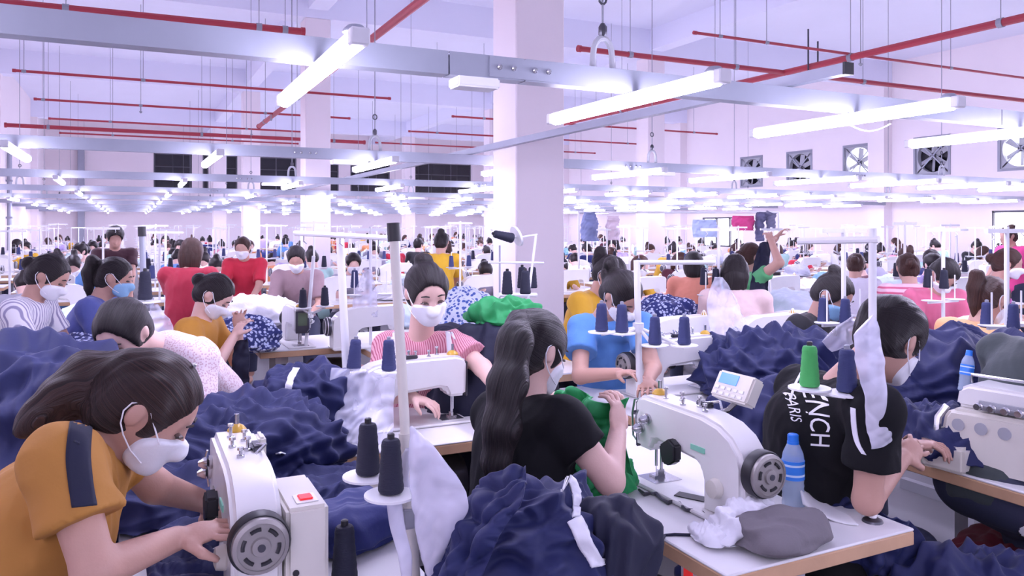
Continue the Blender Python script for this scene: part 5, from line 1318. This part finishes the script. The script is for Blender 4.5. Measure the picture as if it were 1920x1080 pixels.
sheet('floral_garment', [[W(440, 640, 4.25), W(465, 635, 4.25)], [W(435, 680, 4.2), W(468, 675, 4.2)], [W(432, 715, 4.2), W(466, 725, 4.2)]], 'navy floral garment in the lap of the mustard woman', 'navyd', 'garment', nu=20, nv=30, amp=.03, scale=9)
pale = [(.62, .74, .80), (.78, .78, .84), (.55, .70, .74), (.70, .76, .88)]
ME_HEAP = [heap_mesh('cloth_heap', (.30, .26, .17), 80 + k, amp=.07, scale=6.5, flat=.35, nu=64, nv=40) for k in range(4)]
for me in ME_HEAP: me.materials.append(M['tint'])
def cloth_heap(p, k, col, label, s=1.0):
    o = bpy.data.objects.new('cloth_heap', ME_HEAP[k % 4]); C.objects.link(o); o.location = p; o.rotation_euler.z = k * 1.3; o.scale = (s, s, s); o.color = (*col, 1)
    return tag(o, label, 'garments', 'pale cloth heaps on the back tables')
for k, (px, py, zc, s, ci, lab) in enumerate([(20, 560, 5.0, 1.15, 1, 'pale heap at the left edge behind the striped blouse'), (170, 535, 6.0, 1.1, 0, 'mint heap between striped blouse and blue V-neck'), (480, 540, 6.3, 1.2, 1, 'white fluffy heap left of the two dark cones'),
                            (795, 575, 6.3, 1.0, 0, 'mint heap right of the guide bar pole'), (1490, 520, 6.6, 1.2, 3, 'light blue heap behind the high bun woman'),
                            (1665, 470, 8.2, 1.4, 0, 'pale heap beyond the pink striped tee'), (1358, 600, 4.4, .55, 3, 'lilac folded cloth beside the white machine')]):
    p = W(px, py, zc); p.z = TT; cloth_heap(p, k, pale[ci], lab, s * .85)

# far crowd: shared meshes
def joined_person(name, J, hairm='hair', mask=True, **k):
    ms = person_meshes(J, .017, fingers=False, mask=mask, **k); order = ['body', 'shirt', 'trousers', 'hair', 'face_mask']
    V, Q, I = [], [], []; o = 0
    for i, n in enumerate(order):
        if n in ms and len(ms[n][0]): v, q = ms[n]; V.append(v); Q.append(q + o); I += [i] * len(q); o += len(v)
    me = npmesh(name, np.concatenate(V), np.concatenate(Q)); me.polygons.foreach_set('material_index', np.array(I, np.int32))
    for m in ('skin2', 'tint', 'jeans', hairm, 'maskw'): me.materials.append(M[m])
    return me
S_ = lambda **k: seated(0, 0, 1, 0, local=True, **k)
CROWD = [('a bun', joined_person('person', S_(lean=22, pitch=40), hair='bun', sleeve=.6, seed=1)), ('a ponytail', joined_person('person', S_(lean=28, pitch=45, hyaw=15), hair='tail', sleeve=.6, seed=2)),
         ('long brown hair', joined_person('person', S_(lean=16, pitch=22, hyaw=-20), hairm='hairb', hair='long', sleeve=.9, seed=3)), ('a low bun', joined_person('person', S_(lean=32, pitch=55), hair='lowbun', sleeve=.6, seed=4)),
         ('short hair', joined_person('person', S_(lean=12, pitch=12, hyaw=25), hair='short', sleeve=.6, seed=5)), ('brown ponytail', joined_person('person', S_(lean=24, pitch=34), hairm='hairb', hair='tail', sleeve=.6, seed=6))]
COLS = [('red', (.50, .02, .05)), ('pink', (.72, .30, .38)), ('white', (.75, .74, .80)), ('black', (.012, .012, .016)), ('sky blue', (.14, .32, .66)), ('navy', (.02, .03, .14)), ('yellow', (.62, .36, .03)),
        ('grey', (.30, .30, .36)), ('lilac', (.45, .36, .66)), ('maroon', (.10, .015, .03)), ('mint', (.40, .62, .58)), ('orange', (.70, .28, .12)), ('floral grey', (.36, .34, .44))]
manual = [PX(o.location + Vector((0, 0, 1))) + (o.location.copy(),) for o in bpy.data.objects if o.type == 'EMPTY' and o.name.startswith('person')]
mloc = [m[3] for m in manual]
tabs = [o.location.copy() for o in bpy.data.objects if o.name.startswith('sewing_table')]
mheaps = [o.location.copy() for o in bpy.data.objects if o.name.startswith(('cloth_heap', 'floral_heap'))]
n_people = 0; n_cone = 0
for l in range(15):
    x = -2.1 + 1.42 * l
    for r in range(20):
        y = 3.2 + 1.55 * r + (.5 if l % 2 else 0)
        if y > YB - 1.2 or x > XR - .8: continue
        q = PX((x, y, 1.2))
        if q[2] < 5.4 or not (-120 < q[0] < 2040): continue
        if q[2] > 20 and RND.random() < .35: continue
        if any(abs(x - cx) < .95 and abs(y - cy) < 1.0 for cx, cy in ((3.02, 5.86), (3.02, 14.26), (3.02, 22.66), (3.02, 31.06), (10.42, 14.26), (10.42, 22.66), (10.42, 31.06))): continue
        if any((Vector((x, y, 0)) - t).length < .95 for t in tabs) or any((Vector((x, y, TT)) - t).length < .55 for t in mheaps): continue
        toward = RND.random() < .62; rz = math.pi if toward else 0; sg = -1 if toward else 1     # facing -y or +y
        where = 'back lane %s, row %s' % (NUM[l], NUM[r])
        o = obj('sewing_table', ME_TABLE); o.location = (x, y, 0); o.rotation_euler.z = rz; tag(o, 'white sewing table, %s' % where, 'table', 'sewing tables')
        o = obj('sewing_machine', ME_MACH); o.location = (x + sg * .1, y, TT); o.rotation_euler.z = rz; tag(o, 'white sewing machine, %s' % where, 'sewing machine', 'industrial lockstitch sewing machines')
        sx, sy = x + sg * .45, y + sg * .22
        o = obj('thread_stand', ME_STAND); o.location = (sx, sy, TT); o.rotation_euler.z = RND.uniform(-.3, .3); o.scale.z = RND.uniform(.95, 1.08); tag(o, 'white thread stand, %s' % where, 'thread stand', 'thread stands on the tables')
        if q[2] < 12 and n_cone < 120:
            for k, d in enumerate((-.11, .11)):
                a = o.rotation_euler.z
                spool((sx + d * math.cos(a), sy + d * math.sin(a), TT + .352 * o.scale.z), '%s thread cone of the pair, %s' % ('west' if k == 0 else 'east', where), RND.choice(('thread', 'threadk')), parts=False); n_cone += 1
        ppos = Vector((x + RND.uniform(-.08, .08) - sg * .08, y - sg * .62, 0))
        if RND.random() < .92 and not any((ppos - m).length < .75 for m in mloc):
            hn, me = CROWD[RND.randrange(6)]; cn, cc = COLS[RND.randrange(len(COLS))]
            o = obj('person', me); o.location = ppos; o.rotation_euler.z = rz + RND.uniform(-.35, .35); o.color = (*cc, 1)
            o.scale = (1, 1, RND.uniform(.97, 1.06))
            tag(o, 'worker in %s top with %s, %s' % (cn, hn, where), 'person', 'garment workers'); n_people += 1
        if RND.random() < .5 and q[2] < 22:
            c = RND.choice(pale + [(.70, .72, .86), (.05, .07, .25), (.30, .55, .75)])
            nm = 'pale cloth heap' if c[0] > .4 else 'blue cloth heap'
            hp = Vector((x - sg * .42, y + sg * .09, TT)); sc_ = RND.uniform(.62, .85)
            if not any((hp - o2).length < .75 for o2 in mheaps): cloth_heap(hp, RND.randrange(4), c, '%s on the table end, %s' % (nm, where), sc_)
print('CROWD', n_people, n_cone)
# hanging garments and a rail on the far right
def hanging(px, py, zc, rows, label, m, col):
    o = sheet('hanging_garment', [[W(a, y, zc), W((a + b) / 2, y, zc - .08), W(b, y, zc)] for a, b, y in rows], label, m, 'garment', nu=30, nv=40, amp=.06, scale=6, thick=.03, bulge=.03); o.color = (*col, 1); return o
rail = thing('garment_rail', W(1270, 440, 11), 0, 'long white rail carrying hanging clothes left of the fan wall', 'rail')
ro = Vector(rail.location); a, b = W(1085, 398, 11.0), W(1460, 398, 11.0)
MB().tube([a - ro, b - ro], .015, 8).obj('rail', M['whitep'], rail)
for p in (a, b): MB().tube([p - ro, Vector((p.x, p.y, 0)) - ro], .015, 8).obj('post', M['whitep'], rail)
hanging(0, 0, 11, [(1098, 1112, 399), (1092, 1120, 412), (1090, 1120, 435), (1091, 1121, 452)], 'blue-grey skirt hanging on the white rail', 'tint', (.22, .26, .45))
hanging(0, 0, 11, [(1418, 1450, 399), (1418, 1432, 412), (1418, 1430, 430), (1420, 1430, 452)], 'dark trouser leg hanging on the white rail', 'tint', (.10, .10, .18))
hanging(0, 0, 11, [(1436, 1452, 400), (1438, 1452, 412), (1440, 1452, 432)], 'shorter grey trousers hanging at the rail end', 'tint', (.14, .14, .22))
hanging(0, 0, 11, [(1140, 1158, 405), (1138, 1160, 425), (1140, 1160, 450)], 'pale pink blouse hanging on the white rail', 'tint', (.75, .62, .68))
hanging(0, 0, 11, [(1300, 1340, 412), (1298, 1345, 425), (1300, 1345, 445)], 'pale blue cloth hanging on the white rail', 'tint', (.50, .60, .82))
hanging(0, 0, 11, [(1375, 1412, 405), (1372, 1414, 418), (1376, 1412, 432)], 'magenta cloth hanging on the white rail', 'tint', (.62, .06, .22))
